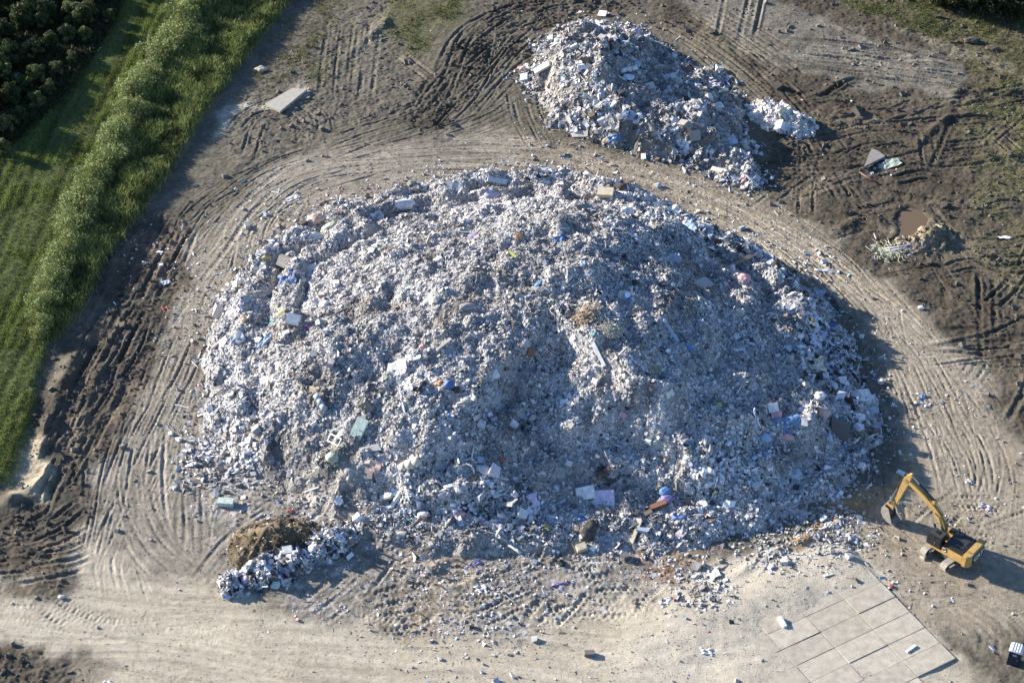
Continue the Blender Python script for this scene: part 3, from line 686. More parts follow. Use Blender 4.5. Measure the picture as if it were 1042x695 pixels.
# patches: crushed bits near the pad corner, scraps on the road by the mound, wood bits on the east yard
for (px, py, rad, n, sz, pal) in [(850,540,5,700,.2,GREY),(790,558,5,500,.2,GREY),(712,600,4,350,.24,GREY),(965,405,6,130,.14,BRIGHT),(940,410,2,30,.2,BRIGHT),(226,470,5,500,.3,BRIGHT),
                              (240,450,5,500,.32,BRIGHT),(700,660,7,30,.16,BRIGHT),(990,520,8,50,.22,BRIGHT),(760,175,3,160,.34,BRIGHT),(835,268,4,40,.3,BRIGHT),(905,258,3,30,.3,BRIGHT),(540,170,6,120,.2,BRIGHT),
                              (895,168,2.5,30,.25,GREY),(500,640,12,260,.22,GREY),(860,575,10,60,.14,GREY),(915,610,5,70,.2,BRIGHT),(160,270,9,70,.25,BRIGHT),(290,200,8,40,.25,BRIGHT)]:
    c = surf(px, py); q = np.c_[rng.normal(c[0], rad*.5, n), rng.normal(c[1], rad*.5, n)]
    P.append(pieces(q, rng.lognormal(math.log(sz), .45, n), pal, .03, tilt=.3))
V, Q, T = join(P)
tag(np_mesh('litter', V, Q, T, M_RUB), 'small pale scraps and rubble crumbs strewn over the bare soil', 'litter', kind='stuff')
dm = nofield*offm*np.clip((.24*z_dkl+.12*z_mud*(1-.5*z_urp)+.4*z_topd+.45*z_dkbl+.08*z_ulg+.02)*(1-.85*z_pale), 0, 1)*(.35+.65*sst(-.2, .3, n2+.5*n1))
p = scatter(150000, dmap(dm), -80, 88, -62, 98)
V, Q, T = pieces(p, rng.lognormal(math.log(.24), .5, len(p)), SOILP, 0, tilt=.6, mix=(.1, .9, 0, 0), sink=.25)
T = smp(C[..., 0], V[:, 0], V[:, 1])[:, None]*np.array([1.05, .93, .76])*rng.uniform(.8, 1.25, (len(V)//8, 1)).repeat(8, 0)
tag(np_mesh('soil_clods', V, Q, T, SOILM), 'loose clods of dark mud thrown up by machines', 'clods', kind='stuff')

# fine grit over the roads and the yard
p = scatter(200000, dmap(nofield*offm*(1-.4*z_pale)*(.25+.75*np.clip(z_pale+z_left+z_right+z_ulg*.7+z_urp, 0, 1))), -80, 88, -62, 98)
V, Q, T = pieces(p, rng.lognormal(math.log(.05), .35, len(p)), SOILP, 0, tilt=.5, mix=(.25, .75, 0, 0), sink=.2)
gc = np.stack([smp(C[..., i], p[:, 0], p[:, 1]) for i in range(3)], -1)*rng.uniform(.65, 1.35, (len(p), 1)); T = np.repeat(np.clip(gc, .02, .6), 8, 0)
tag(np_mesh('grit', V, Q, T, SOILM), 'fine stones and grit over the driven ground', 'grit', kind='stuff')
# ================================================================== VEGETATION
M_GRASS = attr_mat('grass_blades', 0.7, 0.2, trans=0.25)
M_LEAF = attr_mat('leaves', 0.6, 0.25, trans=0.25)
M_BARK = mat('bark', (.11, .085, .06), .9, .3, 4)
def blades(xy, h, w, lean, col, r=rng, two=False, hm=None):
    """tapered blades: 1 triangle-like quad each, or two bent quads"""
    n = len(xy); x, y = xy[:, 0], xy[:, 1]; z = smp(Z, x, y)-.03
    a = r.uniform(0, 2*math.pi, n); la = r.uniform(0, 2*math.pi, n); ln = lean*h*r.uniform(.3, 1.3, n)
    d = np.c_[np.cos(a), np.sin(a), np.zeros(n)]*(w/2)[:, None]; b = np.c_[x, y, z]
    L = np.c_[np.cos(la)*ln, np.sin(la)*ln, np.zeros(n)]; up = np.c_[np.zeros(n), np.zeros(n), h]
    if two:
        m = b+up*.62+L*.35; t = b+up*.93+L*1.3
        V = np.stack([b-d*.6, b+d*.6, m+d, m-d, t+d*.15, t-d*.15], 1); q = np.array([(0, 1, 2, 3), (3, 2, 4, 5)]); k = 6
    else:
        t = b+up+L; V = np.stack([b-d, b+d, t+d*.2, t-d*.2], 1); q = np.array([(0, 1, 2, 3)]); k = 4
    Q = (np.arange(n)[:, None, None]*k+q[None]).reshape(-1, 4)
    return V.reshape(-1, 3), Q, np.repeat(col, k, 0)
def greens(n, a, b, jit=.2, r=rng):
    t = r.random((n, 1)); return np.clip((np.array(a)*(1-t)+np.array(b)*t)*r.uniform(1-jit, 1+jit, (n, 1)), .005, .6)

# mown field, blades in drill rows
AX = Gp([(22, 420), (190, 30)]); ud = (AX[1]-AX[0])/np.linalg.norm(AX[1]-AX[0]); un = np.array([-ud[1], ud[0]])
x0, x1, y0, y1 = -92, -45, -45, 100
p = scatter(620000, dmap(z_field), x0, x1, y0, y1)
off = (p-AX[0])@un+0.9*rnoise(p[:, 0], p[:, 1], 22, 120); row = .5+.5*np.sin(off*2*math.pi/1.55)
wheel = np.exp(-((np.mod(off+.4, 7.0)-3.0)/.30)**2)+np.exp(-((np.mod(off+.4, 7.0)-5.0)/.30)**2)
pat = sst(-.25, .25, rnoise(p[:, 0], p[:, 1], 5, 121)+.6*rnoise(p[:, 0], p[:, 1], 1.6, 122))
k = rng.random(len(p)) < (1-smp(z_thick, p[:, 0], p[:, 1]))*(.60+.40*row)*(1-.75*wheel)*(.55+.45*pat)
p, row, pat = p[k], row[k], pat[k]
h = (.12+.15*row+.10*pat)*rng.uniform(.6, 1.4, len(p))
V, Q, T = blades(p, h, np.full(len(p), .10), .55, greens(len(p), (.110,.150,.036), (.195,.220,.066))*((.8+.35*pat)*(1+.30*np.sin(((p-AX[0])@un)*2*math.pi/4.6)))[:, None])
tag(np_mesh('field_grass', V, Q, T, M_GRASS), 'short green crop growing in drill rows across the field', 'grass', kind='stuff')

# tall reed strip
p = scatter(290000, dmap(z_strip), -85, -35, -10, 100)
tall = 1-sst(1.5, 5.0, -poly_sd(p[:, 0], p[:, 1], Gp([(46,352),(40,330),(62,255),(95,180),(140,110),(186,35),(215,-20),(180,-20),(140,40),(90,110),(40,200),(20,340)])))
cl = sst(-.3, .3, rnoise(p[:, 0], p[:, 1], 3.5, 131)+.5*rnoise(p[:, 0], p[:, 1], 1.2, 132))
h = (.9+.75*cl)*rng.uniform(.6, 1.25, len(p))
V, Q, T = blades(p, h, rng.uniform(.06, .13, len(p)), .30, greens(len(p), (.130,.166,.046), (.250,.276,.094))*(.75+.4*cl)[:, None], two=True)
tag(np_mesh('reed_bed', V, Q, T, M_GRASS), 'dense strip of tall pale green reeds between the willow shrubs and the bare yard', 'reeds', kind='stuff')

# patchy weeds on the waste ground
dv = np.clip(z_grn1*(.5+1.6*n2)+z_grn2*(.50+1.6*n2)+z_grn3*.6*sst(0, .4, n1+n2)+.35*z_beach*(n2 > .1)+z_dry*.6, 0, 1)*(1-z_urp)*sst(-.25, .2, n3+.8*n2)
p = scatter(460000, dmap(dv), -75, 92, 5, 100)
dry = sst(-.1, .4, rnoise(p[:, 0], p[:, 1], 7, 141))[:, None]
dv2 = smp(z_dry, p[:, 0], p[:, 1])[:, None]; dry = np.clip(dry+dv2, 0, 1)
col = greens(len(p), (.065,.085,.018), (.115,.125,.038))*(1-dry)+greens(len(p), (.13,.115,.055), (.22,.19,.10))*dry
V, Q, T = blades(p, rng.uniform(.12, .5, len(p)), rng.uniform(.06, .14, len(p)), .7, col)
tag(np_mesh('weeds', V, Q, T, M_GRASS), 'patchy rough weeds and dry grass on the waste ground', 'weeds', kind='stuff')

# rank undergrowth below the thicket
p = scatter(160000, dmap(z_thick), -92, -50, 30, 100)
V, Q, T = blades(p, rng.uniform(.4, 1.3, len(p)), rng.uniform(.10, .26, len(p)), .6, greens(len(p), (.022,.032,.010), (.085,.085,.035)), two=True)
tag(np_mesh('undergrowth', V, Q, T, M_GRASS), 'dark rank undergrowth between the trees of the thicket', 'undergrowth', kind='stuff')
# ---- shrubs and trees: lobes of leaves round real stems
def leaf_cloud(lobes, n, size, cols, r, shell=.55):
    V = []; 
    per = np.array([l[3]**2 for l in lobes]); per = (per/per.sum()*n).astype(int); Cc = []
    for (cx_, cy_, cz_, rad), m in zip(lobes, per):
        d = r.normal(size=(m, 3)); d /= np.linalg.norm(d, axis=1, keepdims=True)
        rr = rad*(shell+(1-shell)*r.random(m))**.6*(1+.25*np.sin(d[:, 0]*5+cx_*3)*np.cos(d[:, 1]*6+cz_))*r.uniform(.8, 1.12, m)
        c = np.array([cx_, cy_, cz_])+d*rr[:, None]*np.array([1, 1, .9])
        nn = d+r.normal(0, .6, (m, 3)); nn /= np.linalg.norm(nn, axis=1, keepdims=True)
        t = r.normal(size=(m, 3)); t -= (t*nn).sum(1, keepdims=True)*nn; t /= np.linalg.norm(t, axis=1, keepdims=True); b = np.cross(nn, t)
        s = (size*r.uniform(.6, 1.5, m))[:, None]
        V.append(np.stack([c-t*s, c-b*s*.42, c+t*s, c+b*s*.42], 1))
        Cc.append(np.repeat(greens(m, *cols, jit=.25, r=r)*r.uniform(.8, 1.2), 4, 0))
    V = np.vstack(V).reshape(-1, 3); Q = np.arange(len(V), dtype=np.int32).reshape(-1, 4)
    return V, Q, np.vstack(Cc)
def plant(name, H_, Wd, cols, n, size, seed, trunk=.25, nl=9, parts=('crown', 'trunk'), tr=.12):
    r = np.random.default_rng(seed); o = empty(name, (0, 0, 0)); lob = []
    for i in range(nl):
        a = r.uniform(0, 6.28); q = Wd*.5*math.sqrt(r.random())*.75; z = H_*(trunk+(1-trunk)*r.uniform(.15, .85))
        lob.append((q*math.cos(a), q*math.sin(a), z, Wd*r.uniform(.17, .30)*(1-.35*(z/H_-.4))*(.62 if nl > 22 else 1)))
    lob.append((0, 0, H_*.8, Wd*.22))
    V, Q, T = leaf_cloud(lob, n, size, cols, r); np_mesh(parts[0], V, Q, T, M_LEAF, o)
    mb = MB(); mb.tube((0, 0, -.4), (r.uniform(-.2, .2), r.uniform(-.2, .2), H_*.55), tr*H_/4, 7, tr*H_/9)
    for l in lob: mb.tube((0, 0, H_*max(.05, trunk*.6)), (l[0]*.85, l[1]*.85, l[2]*.92), tr*H_/8, 5, .02)
    mb.build(parts[1], M_BARK, o)
    return o
WIL = ((.14,.18,.05), (.30,.33,.12)); DRK = ((.030,.047,.014), (.075,.095,.028)); OLV = ((.07,.09,.025), (.16,.17,.06)); VDK = ((.018,.028,.010), (.045,.055,.018))  # VDK leaves darkened: shade on the sides facing the camera put into colour
wil = [plant('willow_shrub', 3.1, 5.0, WIL, 4200, .13, 900+i, .02, 14+2*i, ('crown', 'stem'), .05) for i in range(4)]
drk = [plant('tree', 6.0, 5.0, DRK, 5200, .20, 920, .15, 26), plant('tree', 5.0, 4.6, OLV, 5000, .19, 921, .12, 24), plant('tree', 7.0, 6.0, DRK, 5600, .22, 922, .15, 30), plant('tree', 8, 7, VDK, 5200, .30, 923, .2, 13)]
used = set()
def put(proto, px, py, sc, label, cat, group=None, rz=None):
    o = proto
    if proto.name in used: o = copy_tree(proto)
    else: used.add(proto.name)
    g = G(px, py, .3); o.location = (g[0], g[1], float(smp(Z, g[0], g[1]))-.05); o.rotation_euler.z = random.uniform(0, 6.28) if rz is None else rz
    o.scale = (sc*random.uniform(.9, 1.1), sc*random.uniform(.9, 1.1), sc*random.uniform(.85, 1.15))
    tag(o, label, cat, group); return o
wp = [(45,338,.8),(50,318,.95),(56,296,1.05),(63,276,1.0),(70,258,1.15),(78,236,1.05),(84,221,1.2),(92,205,1.05),(99,186,1.0),(108,170,1.1),(114,152,1.15),(123,138,.95),(131,121,1.05),(138,106,.9),(143,96,1.1),
      (152,86,1.0),(160,70,1.15),(169,57,1.1),(176,48,1.1),(184,38,1.0),(192,28,1.2),(200,18,1.1),(207,8,1.2),(214,-3,1.1),(222,-14,1.2),(66,300,.7),(92,232,.75),(128,158,.7),(150,118,.7),(205,40,.75)]
for i, (a, b, c) in enumerate(wp):
    put(wil[i % 4], a+random.uniform(-3, 3), b, c, 'pale green willow shrub in the row along the reed strip beside the field', 'shrub', 'willow shrubs along the reed strip')
tp = [(8,138,.8,1),(22,128,.8,0),(40,112,.75,1),(52,100,.7,1),(20,100,1.0,0),(38,88,.9,1),(58,80,.75,1),(75,68,.7,1),(10,75,1.0,2),(34,62,1.0,1),(52,56,.95,0),(70,44,.85,1),(88,44,.7,1),(8,45,1.0,0),
      (28,34,1.0,2),(50,28,1.0,0),(72,20,.95,1),(92,20,.85,1),(104,6,.8,0),(112,24,.6,1),(10,12,1.1,2),(34,6,1.0,0),(60,2,1.0,2),(84,-4,1.0,0),(5,160,.7,1),(-8,112,1.1,0),(126,-6,.8,1)]
for i, (a, b, c, k) in enumerate(tp):
    put(drk[k], a, b, c*.74, ('dark green tree' if k != 1 else 'olive green bushy tree')+' in the thicket at the far edge of the mown field', 'tree', ('dark' if k != 1 else 'olive')+' trees of the thicket')
# taller trees of the same wood beyond, their shade falls on the field
r2_ = np.random.default_rng(66)
for i in range(34):
    a, b = r2_.uniform(-10, 108), r2_.uniform(-10, 150)
    if b > 150-1.35*a: continue
    k = int(r2_.integers(0, 3)); tp2 = ('dark green tree' if k != 1 else 'olive green bushy tree')
    put(drk[k], a, b, r2_.uniform(.45, .8), tp2+' in the thicket at the far edge of the mown field', 'tree', ('dark' if k != 1 else 'olive')+' trees of the thicket')
for (a, b, c) in [(-60,40,1.2),(-75,80,1.2),(-60,115,1.15),(-45,-10,1.2),(-10,-40,1.1),(-30,60,.95),(-45,95,.95),(-20,20,.95),(12,-14,.9),(45,-22,.9),(-40,135,.8),(80,-28,.85),(110,-30,.7)]:
    put(drk[2], a, b, c, 'dark green tree in the thicket at the far edge of the mown field', 'tree', 'dark trees of the thicket')
for (a, b, c) in [(938,-6,.62),(958,2,.7),(978,6,.8),(998,10,.85),(1018,14,.9),(1040,18,.9),(950,-16,1.0),(985,-12,1.1),(1020,-8,1.2),(1058,2,1.2),(910,-22,.8),(1050,-25,1.3),(1000,-34,1.3)]:
    put(drk[3], a, b, c, 'very dark tree in the shady wood bordering the rutted mud', 'tree', 'dark trees of the shady wood')
# ================================================================== EXCAVATOR
YEL = mat('yellow_paint', (.52,.315,.075), .55, .35, 1.3, spec=.4, bump=.06, dirt=.45)
BLK = mat('black_paint', (.022,.022,.023), .45, .3, 3.0, spec=.5, bump=.05)
DKG = mat('dark_steel', (.06,.058,.055), .5, .4, 4.0, metal=.4, dirt=.15)
DUST = mat('dusty_steel', (.36,.32,.26), .8, .3, 5.0, bump=.3)
STEEL = mat('bare_steel', (.40,.39,.37), .4, .3, 5.0, metal=.6)
CHR = mat('chrome_rod', (.65,.65,.65), .2, .05, 3, metal=.9, bump=0)
GLS = mat('cab_glass', (.015,.018,.022), .08, .2, 2, spec=.8, bump=0)
WHTP = mat('white_lettering', (.75,.75,.74), .5, .1, 2, bump=0)
fwd = np.array([-.745, .667]); fwd /= np.linalg.norm(fwd); hd = math.atan2(fwd[1], fwd[0])
foot = G(964, 546, 2.2)[:2]; ctr = foot-fwd*.5
exz = float(np.median([H(ctr[0]+a, ctr[1]+b) for a in (-2, 0, 2) for b in (-2, 0, 2)]))
EXS = 1.08
ex_ = empty('excavator', (ctr[0], ctr[1], exz-.03), hd); ex_.scale = (EXS,)*3
tag(ex_, 'yellow crawler excavator with black cab parked beside the concrete pad, bucket lowered', 'excavator')
ua_ = math.atan2(.61, .79)-hd                      # undercarriage heading relative to the house
MU = Matrix.Rotation(ua_, 4, 'Z')
def stadium(L, r, n=8, ox=0, oz=0):
    p = []
    for i in range(n+1): a = -math.pi/2+math.pi*i/n; p.append((ox+L/2-r+r*math.cos(a), oz+r+r*math.sin(a)))
    for i in range(n+1): a = math.pi/2+math.pi*i/n; p.append((ox-L/2+r+r*math.cos(a), oz+r+r*math.sin(a)))
    return p
for sgn in (-1, 1):
    yc = sgn*1.38; mb = MB(); out, inn = stadium(5.0, .50), stadium(4.78, .39, oz=.11)
    n = len(out)                                    # hollow belt
    for y0_, y1_ in ((yc-.38, yc+.38),):
        pts = [(a, y0_, b) for a, b in out]+[(a, y1_, b) for a, b in out]+[(a, y0_, b) for a, b in inn]+[(a, y1_, b) for a, b in inn]
        fs = []
        for i in range(n):
            j = (i+1) % n; fs += [(i, j, j+n, i+n), (i+2*n, i+3*n, j+3*n, j+2*n), (i, i+2*n, j+2*n, j), (i+n, j+n, j+3*n, i+3*n)]
        mb._add(pts, fs, MU)
    P_ = np.array(out+[out[0]]); seg = np.r_[0, np.cumsum(np.linalg.norm(np.diff(P_, axis=0), axis=1))]
    for k in range(46):                             # grouser bars
        s_ = seg[-1]*k/46; a = np.array([np.interp(s_, seg, P_[:, 0]), np.interp(s_, seg, P_[:, 1])]); b = np.array([np.interp(s_+.05, seg, P_[:, 0]), np.interp(s_+.05, seg, P_[:, 1])])
        t_ = (b-a)/(np.linalg.norm(b-a)+1e-9); nn_ = np.array([t_[1], -t_[0]])
        q_ = [a+t_*.02-nn_*.02, a+t_*.07-nn_*.02, a+t_*.07+nn_*.045, a+t_*.02+nn_*.045]
        mb.prism([tuple(v) for v in q_], yc-.37, yc+.37, MU)
    trk = mb.build('track', DUST, ex_)
    mb = MB(); mb.box(-1.9, 1.9, yc-.2, yc+.2, .28, .74, MU); mb.build('track_frame', DKG, trk, .03)
    for x_, nm in ((-2.0, 'sprocket'), (2.0, 'idler')):
        mb = MB(); a_ = MU @ Vector((x_, yc-.22, .5)); b_ = MU @ Vector((x_, yc+.22, .5)); mb.tube(a_, b_, .36, 14); mb.build(nm, DKG, trk)
mb = MB(); mb.box(-1.2, 1.2, -1.15, 1.15, .40, .88, MU, .2, .1); mb.build('carbody', DKG, ex_, .03)
mb = MB(); mb.tube((0, 0, .88), (0, 0, 1.16), .78, 24); mb.build('slew_ring', DKG, ex_)
mb = MB(); mb.box(-2.35, 1.55, -1.55, 1.55, 1.16, 1.46); mb.build('deck', YEL, ex_, .03)
mb = MB(); mb.box(-2.30, .15, 1.0, 1.56, 1.47, 2.05); mb.build('side_door', YEL, ex_, .05)
mb = MB(); mb.box(-2.30, 1.20, -1.56, -1.0, 1.47, 1.98); mb.build('side_door', YEL, ex_, .05)
mb = MB(); mb.box(-2.33, .05, -1.42, 1.42, 1.475, 2.50, tx=.06, ty=.12); mb.build('engine_hood', BLK, ex_, .05)
mb = MB(); mb.box(-1.95, -1.05, -.85, .35, 2.505, 2.58, tx=.04, ty=.04); mb.box(-1.9, -1.1, .45, .95, 2.505, 2.56); mb.build('hood_hatch', DKG, ex_, .02)
mb = MB(); mb.box(.10, .75, -1.45, -.7, 1.985, 2.30); mb.build('fuel_tank', BLK, ex_, .04)
mb = MB(); mb.tube((-.95, -.95, 2.45), (-.95, -.95, 3.0), .075, 10); mb.build('exhaust_stack', DKG, ex_)
mb = MB(); mb.tube((-.2, -1.1, 2.45), (-.2, -1.1, 2.78), .17, 12); mb.build('air_cleaner', DKG, ex_)
cw = [(-2.35, -1.70), (-2.85, -1.69), (-3.12, -1.48), (-3.22, -1.1), (-3.24, 0), (-3.22, 1.1), (-3.12, 1.48), (-2.85, 1.69), (-2.35, 1.70)]
mb = MB(); mb.prismz(cw, 1.05, 2.62); cwo = mb.build('counterweight', YEL, ex_, .07)
mb = MB(); mb.box(-3.30, -3.25, -1.06, 1.06, 1.36, 2.44); pl = mb.build('sign_plate', BLK, cwo, 0)
def text(body, size, M, m, parent, name='lettering', ext=.008):
    cu = bpy.data.curves.new(name, 'FONT'); cu.body = body; cu.size = size; cu.align_x = 'CENTER'; cu.align_y = 'CENTER'; cu.extrude = ext; cu.offset = size*.035
    t = bpy.data.objects.new(name, cu); COL.objects.link(t); bpy.context.view_layer.update()
    me = bpy.data.meshes.new_from_object(t.evaluated_get(bpy.context.evaluated_depsgraph_get())); bpy.data.objects.remove(t)
    me.transform(M); me.materials.clear(); me.materials.append(m)
    o = bpy.data.objects.new(name, me); COL.objects.link(o); o.parent = parent; return o
MT = Matrix(((0, 0, -1, -3.312), (-1, 0, 0, 0), (0, 1, 0, 1.93), (0, 0, 0, 1)))
text('CAT', .92, MT, WHTP, cwo)
mb = MB(); mb.prism([(-.13, 0), (.13, 0), (0, .22)], -.006, .006, Matrix(((0, -1, 0, -3.322), (-1, 0, 0, 0), (0, 0, 1, 1.52), (0, 0, 0, 1)))); mb.build('yellow_triangle', YEL, cwo)
# cab
mb = MB(); mb.prism([(.28, 1.47), (1.95, 1.47), (2.0, 2.15), (1.72, 3.12), (.28, 3.12)], .60, 1.58); cab = mb.build('cab', BLK, ex_, .04)
mb = MB(); mb.box(.22, 1.74, .57, 1.61, 3.122, 3.24, tx=.04, ty=.04); mb.build('roof', mat('cab_roof', (.05,.05,.05), .6, .3, 3), cab, .03)
mb = MB(); mb.box(.75, 1.25, .85, 1.35, 3.245, 3.27); mb.build('roof_hatch', GLS, cab)
mb = MB(); mb.prism([(2.005, 2.2), (2.035, 2.2), (1.775, 3.04), (1.745, 3.04)], .68, 1.50); mb.build('windscreen', GLS, cab)
mb = MB(); mb.prism([(1.05, 2.0), (1.88, 2.0), (1.68, 3.0), (1.05, 3.0)], 1.583, 1.60); mb.build('window', GLS, cab)
mb = MB(); mb.box(.40, .96, 1.583, 1.60, 2.0, 3.0); mb.build('window', GLS, cab)
mb = MB(); mb.box(.262, .277, .72, 1.46, 2.3, 3.0); mb.build('window', GLS, cab)
mb = MB(); mb.box(.98, 1.03, 1.585, 1.63, 1.9, 2.25); mb.build('door_handle', STEEL, cab)
mb = MB(); mb.tube((-.20, 1.562, 1.88), (-.20, 1.585, 1.88), .30, 20); bd_ = mb.build('badge', BLK, ex_)
mb = MB()
for i in range(12):
    a, b = 2*math.pi*i/14+.6, 2*math.pi*(i+1)/14+.6; mb.tube((-.20+.2*math.cos(a), 1.592, 1.88+.2*math.sin(a)), (-.20+.2*math.cos(b), 1.592, 1.88+.2*math.sin(b)), .035, 5)
mb.build('badge_ring', WHTP, bd_)
# rails, mirrors, steps
for rail in ((((-.4, -1.5, 2.05), (-.4, -1.5, 2.95)), ((1.1, -1.5, 2.05), (1.1, -1.5, 2.95)), ((-.4, -1.5, 2.95), (1.1, -1.5, 2.95)), ((-.4, -1.5, 2.5), (1.1, -1.5, 2.5)), ((1.1, -.75, 2.05), (1.1, -.75, 2.95)), ((1.1, -1.5, 2.95), (1.1, -.75, 2.95))),
             (((-2.2, -1.1, 2.45), (-2.2, -1.1, 2.95)), ((-2.2, 1.1, 2.45), (-2.2, 1.1, 2.95)), ((-2.2, -1.1, 2.95), (-2.2, 1.1, 2.95)), ((-2.2, 1.1, 2.95), (-1.2, 1.1, 2.95)), ((-1.2, 1.1, 2.45), (-1.2, 1.1, 2.95)))):
    mb = MB()
    for a, b in rail: mb.tube(a, b, .028, 6)
    mb.build('handrail', BLK, ex_)
mb = MB(); mb.tube((1.55, -1.5, 1.5), (1.6, -1.6, 2.5), .025, 6); mb.box(1.5, 1.62, -1.75, -1.5, 2.45, 2.8); mb.build('mirror', BLK, ex_)
mb = MB(); mb.tube((-2.7, -1.58, 2.0), (-2.9, -1.85, 2.2), .025, 6); mb.box(-3.0, -2.85, -2.0, -1.75, 2.1, 2.4); mb.build('mirror', BLK, ex_)
# boom, stick, bucket
A_, B_, T_ = Vector((.45, 0, 1.95)), Vector((1.95, 0, 4.45)), Vector((6.05, 0, 6.75))
E_ = Vector((7.05, 0, 2.05))
prof = [(.30, 1.72), (.62, 1.66), (1.30, 3.08), (2.25, 4.15), (3.9, 5.42), (6.15, 6.52), (6.30, 6.75), (6.1, 6.98), (5.85, 6.94), (3.6, 5.98), (2.2, 5.15), (1.55, 4.6), (1.12, 3.9), (.55, 2.7), (.22, 2.1)]
mb = MB(); mb.prism(prof, -.20, .20); boom = mb.build('boom', YEL, ex_, .05)
mb = MB()
mb.path([Vector((.6, .12, 2.95)), Vector((1.2, .12, 4.35)), Vector((2.1, .12, 5.42)), Vector((4.1, .12, 6.5))], .035, 6)
mb.path([Vector((.6, -.12, 2.95)), Vector((1.2, -.12, 4.35)), Vector((2.1, -.12, 5.42)), Vector((4.1, -.12, 6.5))], .035, 6)
mb.build('hydraulic_hose', BLK, boom)
for sgn in (-1, 1):
    mb = MB(); a, b = Vector((1.05, sgn*.48, 1.55)), Vector((2.55, sgn*.48, 4.65)); mb.tube(a, a.lerp(b, .6), .13, 10); cyl = mb.build('boom_cylinder', BLK, ex_)
    mb = MB(); mb.tube(a.lerp(b, .6), b, .065, 8); mb.build('rod', CHR, cyl)
    mb = MB(); mb.tube(b+Vector((0, -.15, 0)), b+Vector((0, .15, 0)), .13, 10); mb.build('pin', DKG, cyl)
a, b = Vector((2.6, 0, 5.85)), Vector((5.72, 0, 7.62)); mb = MB(); mb.tube(a, a.lerp(b, .66), .15, 12); cyl = mb.build('stick_cylinder', BLK, ex_)
mb = MB(); mb.tube(a.lerp(b, .66), b, .075, 8); mb.build('rod', CHR, cyl)
mb = MB(); mb.box(2.45, 2.8, -.2, .2, 5.55, 5.98); mb.build('bracket', YEL, boom, .03)
sp = [(5.62, 7.80), (5.90, 7.72), (6.42, 6.95), (6.72, 5.4), (7.20, 2.05), (7.05, 1.85), (6.90, 2.05), (6.15, 4.9), (5.72, 6.35), (5.62, 6.95), (5.50, 7.62)]
mb = MB(); mb.prism(sp, -.20, .20); stick = mb.build('stick', YEL, ex_, .04)
a, b = Vector((6.35, 0, 7.3)), Vector((7.42, 0, 3.5)); mb = MB(); mb.tube(a, a.lerp(b, .6), .12, 10); cyl = mb.build('bucket_cylinder', BLK, ex_)
mb = MB(); mb.tube(a.lerp(b, .6), b, .06, 8); mb.build('rod', CHR, cyl)
mb = MB()
for sgn in (-1, 1):
    mb.prism([(7.42, 3.62), (7.54, 3.5), (7.12, 2.55), (7.0, 2.65)], sgn*.3-.05, sgn*.3+.05); mb.prism([(7.38, 3.5), (7.52, 3.6), (7.75, 2.2), (7.62, 2.15)], sgn*.22-.05, sgn*.22+.05)
mb.build('bucket_linkage', STEEL, ex_, .01)
mb = MB()                                           # thumb on the inner side of the stick
for y_ in (-.32, 0, .32): mb.prism([(6.62, 2.75), (6.80, 2.85), (6.45, 1.9), (5.75, 1.25), (5.68, 1.38), (6.22, 1.95)], y_-.06, y_+.06)
mb.box(6.0, 6.35, -.38, .38, 1.72, 1.86); mb.build('thumb', DUST, ex_, .015)
# bucket: curved shell with side plates, open towards the cab
shell = [(7.85, 2.30), (8.12, 1.80), (8.10, 1.20), (7.80, .62), (7.25, .25), (6.60, .22)]
inn = [(7.72, 2.22), (7.98, 1.76), (7.96, 1.25), (7.70, .74), (7.20, .38), (6.60, .32)]
mb = MB(); n_ = len(shell)
for i in range(n_-1): mb.prism([shell[i], shell[i+1], inn[i+1], inn[i]], -.66, .66)
bk = mb.build('bucket', DUST, ex_)
for y_ in (-.68, .63):
    mb = MB(); mb.prism([(7.30, 2.15), (7.85, 2.31), (8.13, 1.81), (8.11, 1.2), (7.81, .61), (7.25, .24), (6.62, .215), (6.95, 1.2)], y_, y_+.05); mb.build('side_plate', DUST, bk)
mb = MB(); mb.box(6.95, 7.80, -.30, -.24, 1.9, 2.5); mb.box(6.95, 7.80, .24, .30, 1.9, 2.5); mb.build('ear', YEL, bk, .01)
mb = MB()
for i in range(5): mb.prism([(6.62, .21), (6.62, .34), (6.30, .26)], -.66+i*.30, -.54+i*.30)
mb.build('bucket_teeth', STEEL, bk)
mb = MB(); mb.prism([inn[1], inn[2], inn[3], inn[4], (7.0, .42), (7.15, 1.1), (7.5, 1.6)], -.62, .62); mb.build('bucket_dark_fill', BLK, bk)  # black fill added to paint in the dark hollow of the bucket

# ================================================================== PORTABLE TOILET
q0, q1, q2 = G(1023.6, 675.5)[:2], G(1034.6, 679)[:2], None
d_ = (q1-q0)/np.linalg.norm(q1-q0); hd_ = math.atan2(d_[1], d_[0]); bk_ = np.array([-d_[1], d_[0]])
c_ = q0+d_*.68+bk_*.62
pt = empty('portable_toilet', (c_[0], c_[1], H(*c_)-.02), hd_); tag(pt, 'dark navy portable toilet with a white ribbed roof standing on bare soil', 'portable toilet')
NAV = mat('navy_plastic', (.018,.026,.045), .5, .2, 3); WPL = mat('white_plastic', (.72,.72,.72), .5, .12, 3)
mb = MB(); mb.box(-.68, .68, -.62, .62, 0, .14); mb.build('skid_base', BLK, pt, .02)
mb = MB(); mb.box(-.64, .64, -.58, .58, .142, 2.12); mb.build('cabin', NAV, pt, .03)
mb = MB(); mb.prism([(-.72, 2.122), (.72, 2.122), (.70, 2.24), (.35, 2.36), (-.35, 2.36), (-.70, 2.24)], -.66, .66); rf = mb.build('roof', WPL, pt, .02)
mb = MB()
for x_ in (-.42, -.14, .14, .42): mb.box(x_-.05, x_+.05, -.62, .62, 2.30, 2.41, tx=.015)
mb.build('roof_rib', WPL, rf)
